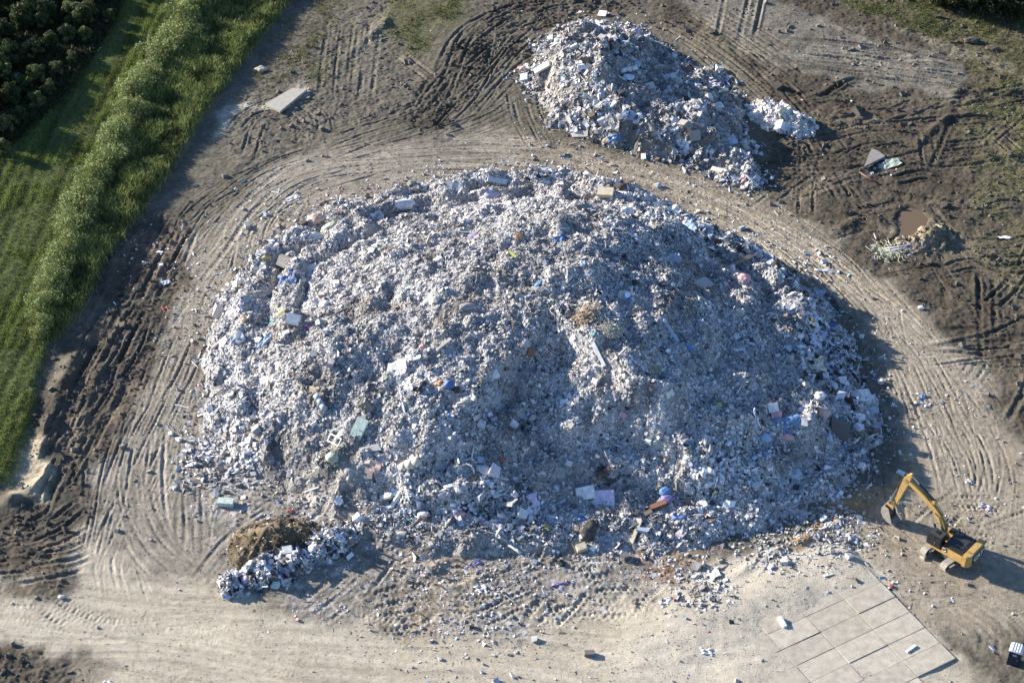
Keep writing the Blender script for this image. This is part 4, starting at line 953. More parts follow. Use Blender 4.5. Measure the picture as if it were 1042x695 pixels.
mb = MB(); mb.box(-.44, .44, -.612, -.583, .2, 1.98); dr = mb.build('door', mat('navy_door', (.024,.033,.055), .45, .2, 3), pt, .01)
mb = MB(); mb.box(-.22, .22, -.622, -.613, 1.55, 1.82); mb.build('door_sign', mat('grey_sign', (.34,.36,.45), .5), dr)
mb = MB(); mb.box(.30, .38, -.65, -.613, 1.0, 1.12); mb.build('handle', STEEL, dr)
mb = MB(); mb.tube((.5, .45, 2.2), (.5, .45, 2.75), .06, 10); mb.build('vent_pipe', BLK, pt)
mb = MB()
for i in range(4): mb.box(.642, .66, -.4, .4, 1.5+i*.1, 1.55+i*.1)
mb.build('vent_slots', BLK, pt)

# ================================================================== CONCRETE PAD
CONC = attr_mat('concrete', 0.9, 0.2, nscale=1.1, nvar=.30, bump=.3, bscale=7)
V, Q, T = [], [], []; pr = np.random.default_rng(77); rows = 7; PL, PW = 5.15, padlen/rows
def padpt(a, b): return PADA[:2]+ua*a+ub*b
def panel(a0, a1, b0, b1, z, th=.30):
    off = len(V); t = .02
    cs_ = [padpt(a0, b0), padpt(a1, b0), padpt(a1, b1), padpt(a0, b1)]; sl = pr.normal(0, .012, 4)
    cen = sum(cs_)/4
    for c in cs_: V.append((*c, z-th))
    for c, s_ in zip(cs_, sl): V.append((*c, z+s_-t))
    for c, s_ in zip(cs_, sl): cc = c+(cen-c)/np.linalg.norm(cen-c)*t*1.4; V.append((*cc, z+s_))
    for k_ in range(4):
        j_ = (k_+1) % 4; Q.append((off+k_, off+j_, off+4+j_, off+4+k_)); Q.append((off+4+k_, off+4+j_, off+8+j_, off+8+k_))
    Q.append((off+8, off+9, off+10, off+11)); c = np.array((.435, .385, .300))*pr.uniform(.90, 1.07); T.extend([c]*12)
for i in range(rows+8):
    for j in range(4):
        if i >= rows and j == 0 and i < rows+2: continue
        st_ = (i % 2)*0.0+pr.uniform(-.25, .25)*(j > 0); a0 = i*PW+.03; b0 = j*PL+.05
        if i == 0 and j < 1: continue
        b1 = b0+PL-.07
        if i >= rows and j == 0: continue
        hz = PADZ+pr.uniform(-.035, .045)+(.02 if j == 0 else 0)
        panel(a0, a0+PW-.06, b0, b1, hz)
Q_ = np.array(Q)
pad = np_mesh('concrete_pad', np.array(V), Q_, np.array(T), CONC)
tag(pad, 'pale concrete slab paving with open joints beside the excavator', 'paving', kind='structure')

# ================================================================== POND
PW_ = bpy.data.materials.new('muddy_water'); PW_.use_nodes = True; b_ = shade(PW_, .08, .5); b_.inputs['Base Color'].default_value = (.145, .098, .052, 1)
pp = Gp(PONDPX); cpt = pp.mean(0); big = spline(np.vstack([pp, pp[:1]]), .4); big = cpt+(big-cpt)*1.16
me = bpy.data.meshes.new('pond_water'); bm = bmesh.new(); bm.faces.new([bm.verts.new((a, b, PZ)) for a, b in big]); bm.to_mesh(me); bm.free()
pond = bpy.data.objects.new('pond_water', me); COL.objects.link(pond); me.materials.append(PW_); tag(pond, 'brown muddy water in a dug pit', 'pond', kind='structure')
# ================================================================== SINGLE PIECES OF RUBBISH AND FIXTURES
PAL = dict(white=(.78,.78,.77), ivory=(.70,.64,.50), cream=(.62,.54,.38), pale=(.56,.57,.56), grey=(.30,.30,.29), dgrey=(.12,.12,.12), black=(.02,.02,.022), brown=(.12,.075,.045), dbrown=(.055,.035,.025),
           tan=(.32,.245,.165), peach=(.66,.45,.36), pink=(.70,.36,.38), magenta=(.62,.03,.26), red=(.40,.07,.05), rust=(.26,.10,.05), orange=(.48,.25,.11), yellow=(.62,.50,.14), lime=(.50,.55,.12),
           sage=(.38,.44,.34), mint=(.55,.68,.58), olive=(.26,.25,.12), green=(.08,.28,.12), teal=(.06,.28,.30), sky=(.30,.46,.66), ice=(.60,.70,.78), blue=(.06,.15,.38), vivid=(.05,.20,.48),
           tarp=(.10,.27,.50), lilac=(.58,.53,.68), violet=(.20,.15,.36), slate=(.34,.40,.48), conc=(.42,.385,.32), bluegrey=(.44,.50,.58))
dr_ = np.random.default_rng(404)
def dmat(c): return mat('debris_'+c, PAL[c], .6, .22, 2.2, spec=.3, bump=.25, dirt=.42)
def crumple(L, W, amp, nx, ny, th, seed, drape=0.0):
    r = np.random.default_rng(seed); a = r.uniform(0, 6, 8)
    def zf(u, v): return amp*(.6*math.sin(u*5+a[0]+v*2)+.5*math.sin(v*6+a[1]-u*3)+.4*math.sin(u*11+a[2])*math.cos(v*9+a[3]))-drape*(u*u+v*v)
    bm = bmesh.new(); T_, B_ = [], []
    for j in range(ny+1):
        for i in range(nx+1):
            u, v = i/nx-.5, j/ny-.5; z = zf(u*2, v*2)+r.normal(0, amp*.25)
            x = L*u*(1+.10*math.sin(v*7+a[4]))+r.normal(0, L*.012); y = W*v*(1+.12*math.sin(u*6+a[5]))+r.normal(0, W*.012)
            T_.append(bm.verts.new((x, y, z+th))); B_.append(bm.verts.new((x, y, z)))
    k = nx+1
    for j in range(ny):
        for i in range(nx):
            q = [j*k+i, j*k+i+1, (j+1)*k+i+1, (j+1)*k+i]
            bm.faces.new([T_[n] for n in q]); bm.faces.new([B_[n] for n in reversed(q)])
    rim_ = [i for i in range(nx+1)]+[j*k+nx for j in range(1, ny+1)]+[ny*k+i for i in range(nx-1, -1, -1)]+[j*k for j in range(ny-1, 0, -1)]
    for n in range(len(rim_)):
        p, q = rim_[n], rim_[(n+1) % len(rim_)]; bm.faces.new([T_[q], T_[p], B_[p], B_[q]])
    return bm
def lump(L, W, T_, seed, sub=3, amp=.18):
    r = np.random.default_rng(seed); bm = bmesh.new(); bmesh.ops.create_icosphere(bm, subdivisions=sub, radius=.5); a = r.uniform(0, 6, 9)
    for v in bm.verts:
        p = v.co; k = 1+amp*(math.sin(p.x*9+a[0])*math.cos(p.y*8+a[1])+.7*math.sin(p.z*11+a[2]+p.x*6)+.4*math.sin(p.y*19+a[3]))
        f = 1.0 if p.z > -.1 else .75; v.co = Vector((p.x*k*L, p.y*k*W, p.z*k*T_*f+T_*.32))
    return bm
def piece_bm(kind, L, W, seed):
    mb = MB(); r = np.random.default_rng(seed)
    if kind in ('board', 'panel'):
        mb.bm.free(); mb.bm = crumple(L, W, .04*L, 4, 3, .05 if kind == 'board' else .09, seed); return mb, .0
    if kind == 'sheet': mb.bm.free(); mb.bm = crumple(L, W, .16*min(L, W), 9, 8, .02, seed, .05); return mb, .0
    if kind == 'tarp': mb.bm.free(); mb.bm = crumple(L, W, .10*min(L, W), 12, 10, .02, seed, .12); return mb, .0
    if kind == 'twigs':
        for i in range(260):
            q = r.normal(0, .26, 2); z = .75*math.exp(-(q@q)*5)*r.random()*min(L, W)*.5; a = r.uniform(0, 6.28); e = r.normal(0, .5); l = r.uniform(.3, .9)
            d = Vector((math.cos(a)*math.cos(e), math.sin(a)*math.cos(e), math.sin(e)))*l*.5; c = Vector((q[0]*L, q[1]*W, z+.1)); mb.tube(c-d, c+d, r.uniform(.025, .06), 4)
        lb = lump(L*.8, W*.8, min(L, W)*.25, seed, 2, .2); me_ = bpy.data.meshes.new('tmp'); lb.to_mesh(me_); mb.bm.from_mesh(me_); bpy.data.meshes.remove(me_)
        return mb, 0
    if kind in ('sack', 'lump', 'clump'):
        mb.bm.free(); mb.bm = lump(L, W, min(L, W)*(.55 if kind != 'clump' else .5), seed, 3, .13 if kind == 'sack' else .22); return mb, .02
    if kind == 'mattress': mb.box(-L/2, L/2, -W/2, W/2, 0, .26, tx=.02, ty=.02); return mb, .06
    if kind == 'box': mb.box(-L/2, L/2, -W/2, W/2, 0, min(L, W)*.6, tx=.02, ty=.03); return mb, .02
    if kind == 'block': mb.box(-L/2, L/2, -W/2, W/2, 0, min(L, W)*.55, tx=L*.08, ty=W*.06); return mb, .05
    if kind == 'beam':
        mb.box(-L/2, L/2, -W/2, W/2, 0, W*.7, tx=L*.02); return mb, .02
    if kind in ('pipe', 'pole'):
        mb.tube((-L/2, 0, W/2), (L/2, 0, W/2), W/2, 10); return mb, 0
    if kind == 'roll':
        pts = [(-L/2, 0, W*.4), (-L/6, W*.12, W*.45), (L/6, -W*.05, W*.42), (L/2, W*.08, W*.4)]; 
        for a, b in zip(pts[:-1], pts[1:]): mb.tube(a, b, W*.42, 12)
        return mb, 0
    if kind == 'cable':
        p = [Vector((-L/2, 0, .1))]; a = 0.2
        for i in range(16): a += r.normal(0, .55); p.append(p[-1]+Vector((math.cos(a), math.sin(a), r.normal(0, .25)))*L/15)
        mb.path(p, W/2, 6); return mb, 0
    if kind == 'arc':
        p = [Vector((L*.5*math.cos(t), W*.5*math.sin(t), .15+.25*math.sin(t))) for t in np.linspace(-.3, 3.6, 14)]; mb.path(p, .11, 7); return mb, 0
    if kind == 'frame':
        t = .12
        mb.box(-L/2, L/2, -W/2, -W/2+t, 0, t); mb.box(-L/2, L/2, W/2-t, W/2, 0, t); mb.box(-L/2, -L/2+t, -W/2+t, W/2-t, 0, t); mb.box(L/2-t, L/2, -W/2+t, W/2-t, 0, t); return mb, .02
    if kind == 'barrel':
        mb.tube((0, 0, 0), (0, 0, L*.9), W/2, 16); mb.tube((0, 0, L*.3), (0, 0, L*.34), W/2+.03, 16); mb.tube((0, 0, L*.6), (0, 0, L*.64), W/2+.03, 16); return mb, 0
    raise ValueError(kind)
CATN = dict(board='board', panel='panel', sheet='sheet', tarp='tarpaulin', sack='sack', lump='scrap', clump='clump', twigs='clump', mattress='mattress', box='box', block='block', beam='beam', pipe='pipe', pole='pole', roll='roll', cable='cable', arc='bent tube', frame='frame', barrel='barrel')
NAMEN = dict(board='board', panel='panel', sheet='plastic_sheet', tarp='tarpaulin', sack='sack', lump='scrap_lump', clump='fibre_clump', twigs='twig_clump', mattress='mattress', box='carton', block='foam_block', beam='beam', pipe='pipe', pole='pole', roll='rolled_sheet', cable='cable', arc='bent_tube', frame='frame', barrel='barrel')
LSEEN = {}
def drop(kind, px, py, L, W, head, colr, label, face=.35, lift=.0, name=None, cat=None):
    """a single piece lying on the surface; head is its length direction on the ground, face turns it towards open air"""
    LSEEN.setdefault(label, []).append((px, py))
    if 235 < px < 362 and 538 < py < 600: L, W = L*.72, W*.72
    if colr in ('vivid', 'orange', 'red', 'yellow', 'magenta', 'teal', 'lime'): L, W = L*.82, W*.82
    sd = int(px*131+py*17) % 99991; mb, bev = piece_bm(kind, L, W, sd)
    o = mb.build(name or NAMEN[kind], dmat(colr), None, bev, smooth=kind in ('sack', 'clump', 'lump', 'sheet', 'tarp', 'roll', 'pipe', 'pole', 'cable', 'arc'))
    p = surf(px, py); n = nrm_at(p[0], p[1])
    r = np.random.default_rng(sd); n = n*(1-face)+face*np.array([-.25, -.72, .64])+r.normal(0, .06, 3); n /= np.linalg.norm(n)
    t = np.array([math.cos(R(head)), math.sin(R(head)), 0]); t -= n*(t@n); t /= np.linalg.norm(t); b = np.cross(n, t)
    Mx = Matrix(((t[0], b[0], n[0], p[0]), (t[1], b[1], n[1], p[1]), (t[2], b[2], n[2], p[2]), (0, 0, 0, 1)))
    o.matrix_world = Matrix.Translation(Vector(n)*(lift+.05)) @ Mx
    tag(o, label, cat or CATN[kind]); return o
FL, BK, SH, FR, CR, UPH, TR, WH, RD = ('on the field-side rim of the large mound', 'on the far rim of the large mound', 'on the shaded flank of the large mound', 'along the front foot of the large mound',
    'on the crown of the large mound', 'on the smaller heap', 'in the row of bagged rubbish', 'beside the little white pile', 'on the bare track')
ITEMS = [
# far-left rim by the track
('panel',332,210,2.0,1.4,20,'dbrown','dark brown board standing upright '+BK+' by the track',.6),('block',309,229,1.1,.9,30,'dbrown','small dark brown block beside a peach lump '+BK,.4),
('lump',322,224,2.3,1.5,30,'peach','peach coloured foam lump '+BK,.3),('sack',335,233,2.3,1.4,20,'sage','sage green sack '+BK+' under the brown board',.3),
('sheet',317,241,2.6,1.3,10,'ice','pale blue crumpled sheet below the sage sack '+BK,.3),('block',291,267,1.7,1.8,60,'conc','grey beige block beside blue plastic '+FL,.4),
('panel',316,277,2.2,1.9,25,'white','large white panel just above blue plastic '+FL,.4),('sheet',292,284,2.4,2.0,15,'blue','deep blue crumpled plastic '+FL,.4),
('lump',271,263,1.5,.7,10,'yellow','yellow scrap '+FL+' next to the track',.2),('beam',283,249,2.6,.45,35,'ivory','ivory plank '+FL+' next to the track',.2),
('sheet',381,223,2.4,2.0,20,'white','white crumpled sheet draped '+BK,.4),('panel',462,192,1.7,2.0,75,'pale','pale rounded shell '+BK,.6),
('beam',506,185,2.8,.7,-12,'ice','long ice blue board '+BK+' near the track',.2),('sack',411,209,3.0,1.5,10,'white','wide white sack '+BK,.3),
('lump',498,202,2.6,1.6,30,'lilac','pale lilac foam heap '+BK,.3),('panel',492,192,1.7,1.0,40,'tan','tan panel '+BK+' beside the lilac foam',.4),
('panel',548,203,2.0,1.2,10,'grey','grey panel leaning '+BK,.5),('board',481,182,1.2,.8,60,'white','small white plate sticking up '+BK,.5),
('sack',482,242,1.5,1.0,0,'violet','dark violet bag '+CR+' among grey bits',.3),('sack',528,242,1.3,1.0,0,'orange','orange sack '+CR,.3),
('beam',522,260,1.7,.4,-50,'lime','yellow green stick '+CR,.3),('block',446,265,1.3,.7,30,'white','white block '+CR+' on sunlit grit',.3),
('sheet',569,245,2.0,1.8,0,'vivid','vivid blue plastic '+CR,.4),('lump',548,291,1.3,1.0,40,'vivid','small bright blue scrap '+CR+' in a dark hollow',.3),
('box',617,198,2.2,1.3,-10,'cream','big cream carton '+BK,.3),('sack',638,216,1.8,1.2,0,'white','round white bag '+BK+' below the cream carton',.4),
('panel',683,216,2.6,1.4,30,'white','bright white panel '+BK+' above the track road',.4),('panel',700,232,2.0,1.6,20,'sky','sky blue panel '+BK,.4),
('sheet',625,188,1.5,.9,10,'lilac','lilac rag '+BK+' behind the cream carton',.2),('panel',686,263,1.7,1.3,20,'slate','slate blue panel '+SH,.5),
('sack',631,192,2.0,1.4,0,'black','black sack '+BK+' next to the cream carton',.2),('sheet',726,239,1.8,1.2,-30,'white','white torn sheet '+BK+' low beside the track',.3),
('sheet',739,245,1.8,1.2,20,'bluegrey','blue grey torn sheet '+BK,.4),('beam',754,266,3.2,.5,30,'tan','tan plank slanting '+SH,.3),('beam',763,262,2.6,.4,40,'peach','peach plank beside the tan plank '+SH,.3),
('lump',730,267,2.0,.9,5,'cream','cream oval lump '+SH,.3),('sack',757,285,1.6,1.6,70,'pink','dusty pink bag '+SH,.4),('sheet',774,292,1.8,1.0,20,'white','white scrap of sheet under the pink bag '+SH,.4),
('sheet',822,309,2.2,1.5,40,'white','twisted white sheet at the shaded edge of the large mound',.4),('panel',833,299,1.2,1.6,60,'slate','slate grey panel at the shaded edge of the large mound',.5),
('sheet',841,276,3.0,.7,-5,'white','long white plastic strip '+RD+' above the shaded rim',.0),('sheet',835,262,2.0,.6,-30,'peach','pale peach plastic strip '+RD+' above the long white strip',.0),
('lump',775,323,.9,.7,0,'red','small red scrap '+SH,.4),('sack',837,342,1.5,1.2,30,'lilac','lilac bag at the shaded edge of the large mound',.4),('sack',828,332,1.2,1.1,60,'ice','ice blue bag at the shaded edge of the large mound',.4),
('sheet',752,318,1.5,1.3,60,'ivory','ivory torn scrap '+SH,.4),('board',748,343,1.0,.7,30,'ice','ice blue board scrap '+SH,.4),
# field side rim
('sheet',313,335,1.7,1.1,0,'magenta','bright magenta cloth '+FL,.4),('box',298,328,1.5,1.7,80,'white','white carton beside magenta cloth '+FL,.4),('sheet',238,316,2.8,1.5,30,'lilac','pale lilac sheet at the low '+FL[3:],.4),
('panel',226,350,1.8,1.4,10,'white','white board at the low outer edge '+FL,.3),('panel',241,346,2.2,1.4,40,'slate','slate blue board leaning '+FL,.5),('sheet',278,328,1.7,1.5,70,'teal','teal plastic wrap '+FL,.4),
('sack',288,319,1.9,1.0,10,'olive','olive sack '+FL,.3),('lump',249,326,.9,.8,0,'orange','small orange scrap '+FL,.3),('sheet',266,351,3.2,.9,40,'sky','sky blue strip of sheeting '+FL,.3),('sheet',274,303,2.2,1.0,15,'blue','narrow blue sheet '+FL,.3),
('pipe',337,324,4.2,.30,2,'dgrey','dark grey pipe lying '+FL,.1),('panel',268,388,2.4,1.2,20,'ice','ice blue board '+FL+' over rubble',.4),('panel',319,399,1.3,1.5,70,'tan','tan square panel '+FL,.5),('roll',327,410,2.2,.8,-70,'bluegrey','blue grey rolled sheet '+FL,.3),
('sack',330,310,1.4,.9,10,'white','white sack '+FL+' above the pipe',.3),('board',284,373,1.6,1.0,-40,'ivory','ivory board '+FL,.4),
# crown
('panel',404,375,2.6,2.0,0,'pale','wide pale slab '+CR,.4),('lump',447,391,1.3,1.0,20,'orange','orange lump beside a blue bag '+CR,.3),('sack',457,392,1.3,1.1,0,'blue','blue bag beside an orange lump '+CR,.3),('lump',430,354,.8,.7,0,'pink','tiny pink scrap '+CR,.3),
('sack',475,313,1.9,1.0,10,'grey','grey sack '+CR,.2),('beam',452,351,2.3,.3,40,'ivory','thin ivory plank '+CR,.2),('cable',546,326,3.6,.16,20,'white','white tangled cable '+CR,.2),('lump',539,359,1.2,1.0,60,'rust','rust brown scrap '+CR,.3),
('board',503,382,1.1,.9,30,'white','small white board '+CR,.4),('barrel',640,302,1.1,.9,0,'vivid','bright blue barrel on the ridge of the large mound',.4),('panel',634,301,1.2,1.2,60,'ivory','ivory disc beside the blue barrel on the ridge',.6),
('lump',701,355,1.1,.9,0,'vivid','small blue scrap lower '+SH,.4),('beam',610,361,3.4,.45,-85,'pale','pale upright beam below the ridge '+CR,.3),('beam',681,337,3.8,.5,-55,'bluegrey','blue grey slanting beam '+SH,.3),
('roll',637,384,2.4,.55,-75,'ivory','ivory tube below the ridge '+SH,.3),('twigs',597,323,3.4,3.4,20,'tan','tan clump of twigs on the ridge of the large mound',.1),('twigs',621,337,2.8,2.4,0,'ivory','pale straw coloured clump of twigs on the ridge of the large mound',.1),
('panel',667,377,1.3,.9,10,'olive','olive disc '+SH,.4),('lump',605,341,.9,.7,0,'teal','teal scrap under the tan twigs on the ridge',.3),('lump',634,422,.9,.7,0,'pink','pink scrap on the lower ledge of the large mound',.3),
('sheet',722,308,2.6,1.6,10,'grey','grey filmy sheet '+SH,.5),('cable',568,328,3.0,.16,-20,'ivory','ivory looped cable near the ridge '+CR,.2),('cable',556,375,2.6,.14,-80,'pale','pale hanging cable '+CR,.3),
# shaded flank
('tarp',802,434,2.9,2.2,10,'tarp','large blue tarpaulin square '+SH,.7),('box',786,417,1.3,1.2,10,'white','white carton above the blue tarpaulin',.5),('box',790,424,1.3,1.0,0,'pink','pink carton between the white carton and the blue tarpaulin',.5),
('sheet',828,372,2.9,2.0,15,'ivory','large ivory grey sheet '+SH,.5),('panel',882,405,1.9,.8,-12,'white','white slab at the shaded toe, nearest the track',.4),('panel',874,424,1.5,.7,-5,'white','white slab at the shaded toe, lowest of three',.4),('panel',889,418,1.2,.9,10,'bluegrey','blue grey slab at the shaded toe beside two white ones',.4),
('panel',819,416,.8,1.3,80,'white','small upright white panel '+SH,.5),('sack',834,404,1.2,1.3,60,'white','white plastic jug shape '+SH,.5),('sack',836,420,1.9,1.3,-20,'peach','peach bag '+SH,.5),('lump',801,445,1.4,.8,0,'pink','pink scrap just below the blue tarpaulin',.5),
('sack',779,446,1.4,1.1,0,'sky','sky blue bag beside the blue tarpaulin',.5),('beam',751,358,1.8,.35,0,'white','short white plank '+SH,.3),('beam',728,365,1.9,.3,70,'pale','pale narrow plank '+SH,.4),('lump',731,413,1.0,.8,0,'lime','yellow green scrap on the lower ledge of the large mound',.3),
('arc',868,403,2.8,1.4,-60,'cream','cream bent tubes at the shaded toe',.4),('pole',862,453,3.0,.16,40,'pale','pale pole leaning '+SH,.3),('panel',872,365,1.4,1.0,40,'teal','teal panel at the shaded edge of the large mound',.5),
('sheet',717,486,2.4,2.4,80,'white','big white plastic sheet '+FR,.6),('pole',728,495,2.6,.18,70,'white','white pole beside the big white sheet '+FR,.3),('sheet',806,485,2.4,1.2,20,'bluegrey','pale blue grey sheet low '+SH,.5),('frame',728,535,1.4,.8,65,'white','white rectangular frame '+FR,.4),
# front flank and foot
('mattress',366,436,2.6,1.5,62,'mint','mint green mattress '+FL+' near its front',.6),('box',230,513,1.9,1.0,-5,'mint','pale mint box lying apart on dusty ground',.2),('sack',339,466,1.4,1.5,70,'sage','sage green bag on the dusty front slope',.3),
('frame',341,448,2.2,1.0,-35,'white','white bent frame on the front slope near the mint mattress',.3),('lump',296,521,1.2,.6,-20,'red','red scrap on top of the brown soil heap',.2),('sheet',248,457,1.3,.8,20,'sky','sky blue scrap on the dusty field side of the mound',.2),('panel',379,476,1.6,1.9,80,'peach','pale peach board on the front slope',.4),
('roll',420,474,2.6,1.4,20,'ivory','ivory rolled mattress '+FR,.4),('arc',474,481,1.9,1.8,0,'white','white curved chair shell '+FR,.4),('sack',492,479,2.0,1.1,-30,'pale','pale grey sack beside the white chair shell '+FR,.4),('sheet',417,530,1.6,1.2,0,'teal','teal plastic '+FR,.4),
('roll',405,510,2.2,.7,35,'white','white rolled sheet '+FR,.3),('beam',397,504,2.4,.5,20,'bluegrey','blue grey board beside a white roll '+FR,.3),('panel',539,510,1.9,1.5,20,'lilac','lilac sheet '+FR,.5),('lump',511,468,.9,.8,0,'red','red scrap '+FR,.4),('lump',469,524,1.1,.9,20,'pink','pink scrap '+FR,.4),
('pole',481,461,1.9,.20,85,'white','white post standing '+FR,.2),('panel',481,520,.9,1.5,85,'grey','grey upright panel '+FR,.5),('sack',431,524,1.4,.9,0,'white','white bag '+FR+' beside teal plastic',.3),
('mattress',615,508,2.5,2.1,4,'lilac','pale lilac mattress '+FR+' below a black sheet',.8),('mattress',596,502,2.2,1.6,15,'white','white mattress beside the lilac mattress '+FR,.7),('tarp',619,490,2.9,2.2,0,'black','black plastic sheet '+FR+' above two mattresses',.5),('beam',612,484,2.6,.35,40,'rust','rust brown plank on the black sheet '+FR,.4),
('panel',568,483,1.6,1.8,0,'grey','flat grey square board '+FR,.6),('sack',677,501,1.6,1.4,0,'vivid','bright blue bag '+FR,.5),('sack',679,508,1.5,1.1,0,'violet','dark violet sack under the bright blue bag '+FR,.4),('sheet',691,528,1.2,1.7,80,'blue','deep blue strip '+FR,.4),
('beam',669,515,2.4,.6,20,'rust','rust brown timber '+FR,.3),('beam',657,524,1.7,.5,35,'tan','tan timber '+FR,.3),('panel',642,533,1.4,1.4,10,'grey','small grey square panel '+FR,.6),('beam',647,543,3.4,.45,65,'cream','cream post leaning '+FR,.3),
('sack',600,540,2.4,1.9,60,'black','black sack pile '+FR,.3),('sheet',590,528,1.0,1.6,75,'vivid','bright blue strip of plastic '+FR,.4),('sheet',556,537,1.3,1.2,0,'yellow','yellow scrap of plastic '+FR,.3),('sheet',560,532,1.2,.9,30,'sky','sky blue scrap beside the yellow plastic '+FR,.3),
('lump',700,452,.8,.6,0,'vivid','small bright blue scrap above the front foot of the large mound',.4),('block',592,558,1.4,1.0,20,'cream','cream block on the trampled front slope',.3),
# loose on the ground in front and on the pad
('sheet',488,600,1.7,1.2,0,'white','white crumpled bag on the trampled ground in front of the mound',.1),('sheet',482,575,1.8,.6,25,'violet','violet rag on the trampled ground in front of the mound',.1),('panel',726,585,1.4,1.3,20,'ivory','ivory board lying by the pad corner on rusty soil',.1),('sheet',677,612,1.7,.8,20,'white','white scrap of sheet lying on the pale road',.1),
('sheet',571,594,2.2,.4,15,'violet','thin violet strip on the trampled ground',.1),('sheet',719,663,1.4,.9,-10,'white','white rag on the pale road beside the paving',.1),('box',600,666,1.1,.7,0,'dgrey','dark grey box on the pale road',.1),('beam',796,634,1.5,.5,-70,'white','short white plank lying on the concrete paving',.0),
('beam',927,661,1.5,.3,40,'white','thin white strip lying on the concrete paving',.0),('lump',907,597,.7,.6,0,'red','small red scrap at the edge of the concrete paving',.0),('sheet',939,404,1.2,.7,60,'vivid','blue rag on the east track',.1),('sack',937,314,.9,.7,0,'white','white lump on the east track',.1),
('sheet',1004,517,1.8,1.1,-50,'lilac','lilac twisted rag on bare soil above the excavator',.1),('sheet',986,490,.9,.7,0,'white','small white rag on bare soil above the excavator',.0),('sheet',870,552,1.7,.9,-60,'slate','slate blue rag at the broken corner of the paving',.1),('beam',919,484,1.7,.5,-40,'white','white plank on the track beyond the excavator bucket',.0),
('panel',169,288,1.2,.7,30,'white','small white panel on dark mud beside the field',.1),('sheet',167,314,1.3,.8,0,'red','red rag on dark mud beside the field',.1),('board',298,202,2.0,.9,30,'pale','pale board lying on the curved track',.0),('sheet',110,695,1.0,.7,0,'white','white rag at the edge of the dark mud',.0),('lump',63,608,.8,.5,0,'pale','pale lump on the road at the field corner',.0),
('sheet',1020,242,2.4,.5,-15,'white','white torn strip on mud beyond the pond',.1),('pipe',880,180,4.0,.22,-55,'rust','rusty pipe lying beside the concrete triangle',.0),
# smaller heap
('beam',553,70,2.9,.8,18,'white','thick white beam '+UPH,.3),('lump',531,71,1.2,.9,0,'pink','pink scrap at the edge of the smaller heap',.2),('box',535,80,1.3,1.1,0,'ice','ice blue box at the edge of the smaller heap',.3),('roll',641,73,2.6,.9,5,'white','long white roll '+UPH+' below its peak',.3),('roll',672,70,4.0,.7,12,'ivory','long ivory roll '+UPH,.3),
('sack',640,80,1.8,1.1,-30,'ice','ice blue sack '+UPH,.3),('sack',648,66,1.3,1.0,0,'sky','sky blue sack '+UPH+' in the shade',.4),('panel',649,121,1.5,1.5,5,'white','white square panel '+UPH,.6),('panel',639,118,1.3,1.7,80,'sky','sky blue panel '+UPH,.5),('panel',623,126,2.4,2.0,-20,'grey','grey square board at the front of the smaller heap',.6),
('tarp',625,141,2.6,1.5,15,'vivid','vivid blue tarpaulin at the front of the smaller heap',.4),('box',591,138,2.4,1.0,-3,'ivory','ivory box at the front of the smaller heap',.3),('lump',618,144,1.6,.8,20,'tan','tan scrap beside the vivid blue tarpaulin',.3),('panel',563,42,1.5,1.8,60,'ivory','ivory slab '+UPH+' on its sunny side',.4),('panel',561,49,2.0,1.3,20,'pale','pale slab '+UPH+' on its sunny side',.4),
('sheet',681,57,2.0,.9,-45,'white','white rag at the far edge of the smaller heap',.2),('sheet',647,33,1.7,1.1,30,'lilac','lilac rag at the far edge of the smaller heap',.2),('panel',727,87,1.7,1.1,-10,'lilac','lilac board at the shaded edge of the smaller heap',.4),('beam',736,93,2.0,.3,40,'ivory','ivory plank at the shaded edge of the smaller heap',.1),
('sack',731,110,1.5,1.6,70,'white','white sack at the shaded edge of the smaller heap',.4),('panel',742,145,2.2,1.6,30,'bluegrey','blue grey slab low on the smaller heap',.5),('panel',695,148,2.0,1.4,-20,'ice','ice blue panel '+UPH,.5),('sheet',722,142,2.0,1.0,20,'tan','tan sheet '+UPH,.4),('beam',732,175,2.4,.7,-30,'ivory','ivory plank at the trackside tip of the smaller heap',.2),
('sheet',761,184,2.0,1.2,20,'pink','pink sheet at the trackside tip of the smaller heap',.3),('sheet',722,155,1.7,1.3,60,'white','white sheet low on the smaller heap',.4),('sheet',756,162,1.9,1.2,30,'lilac','lilac sheet low on the smaller heap',.4),('panel',771,122,2.0,1.5,0,'sage','sage green board lying '+WH,.5),
# bagged row
('box',293,561,1.6,1.3,10,'white','white box '+TR,.4),('sack',319,559,1.4,1.9,-70,'white','tall white sack '+TR,.4),('panel',309,571,1.3,1.9,70,'pale','pale leaning board '+TR,.5),('sack',281,596,1.6,1.4,30,'mint','mint white bag at the lower edge of the bagged rubbish row',.4),('sheet',329,542,2.2,1.5,20,'ice','ice blue sheet '+TR,.4),
('sack',290,573,2.0,1.5,10,'black','big black bag '+TR,.4),('sack',268,567,1.7,1.1,20,'dgrey','dark grey bag '+TR,.4),('sack',276,586,1.5,1.4,60,'dbrown','dark brown bag '+TR,.4),('sack',242,586,1.2,1.2,0,'pink','pink bag at the tip of the bagged rubbish row',.4),('sack',250,591,1.2,1.4,0,'lilac','lilac bag near the tip of the bagged rubbish row',.4),
('sheet',258,580,2.2,1.0,15,'white','white cloth '+TR,.4),('sack',288,583,1.4,1.0,0,'violet','violet bag '+TR,.4),('pole',285,573,3.0,.16,40,'ivory','ivory stick across the black bag '+TR,.3),('sheet',347,545,1.4,1.1,0,'teal','teal plastic '+TR,.4),
]
for it in ITEMS: drop(*it)

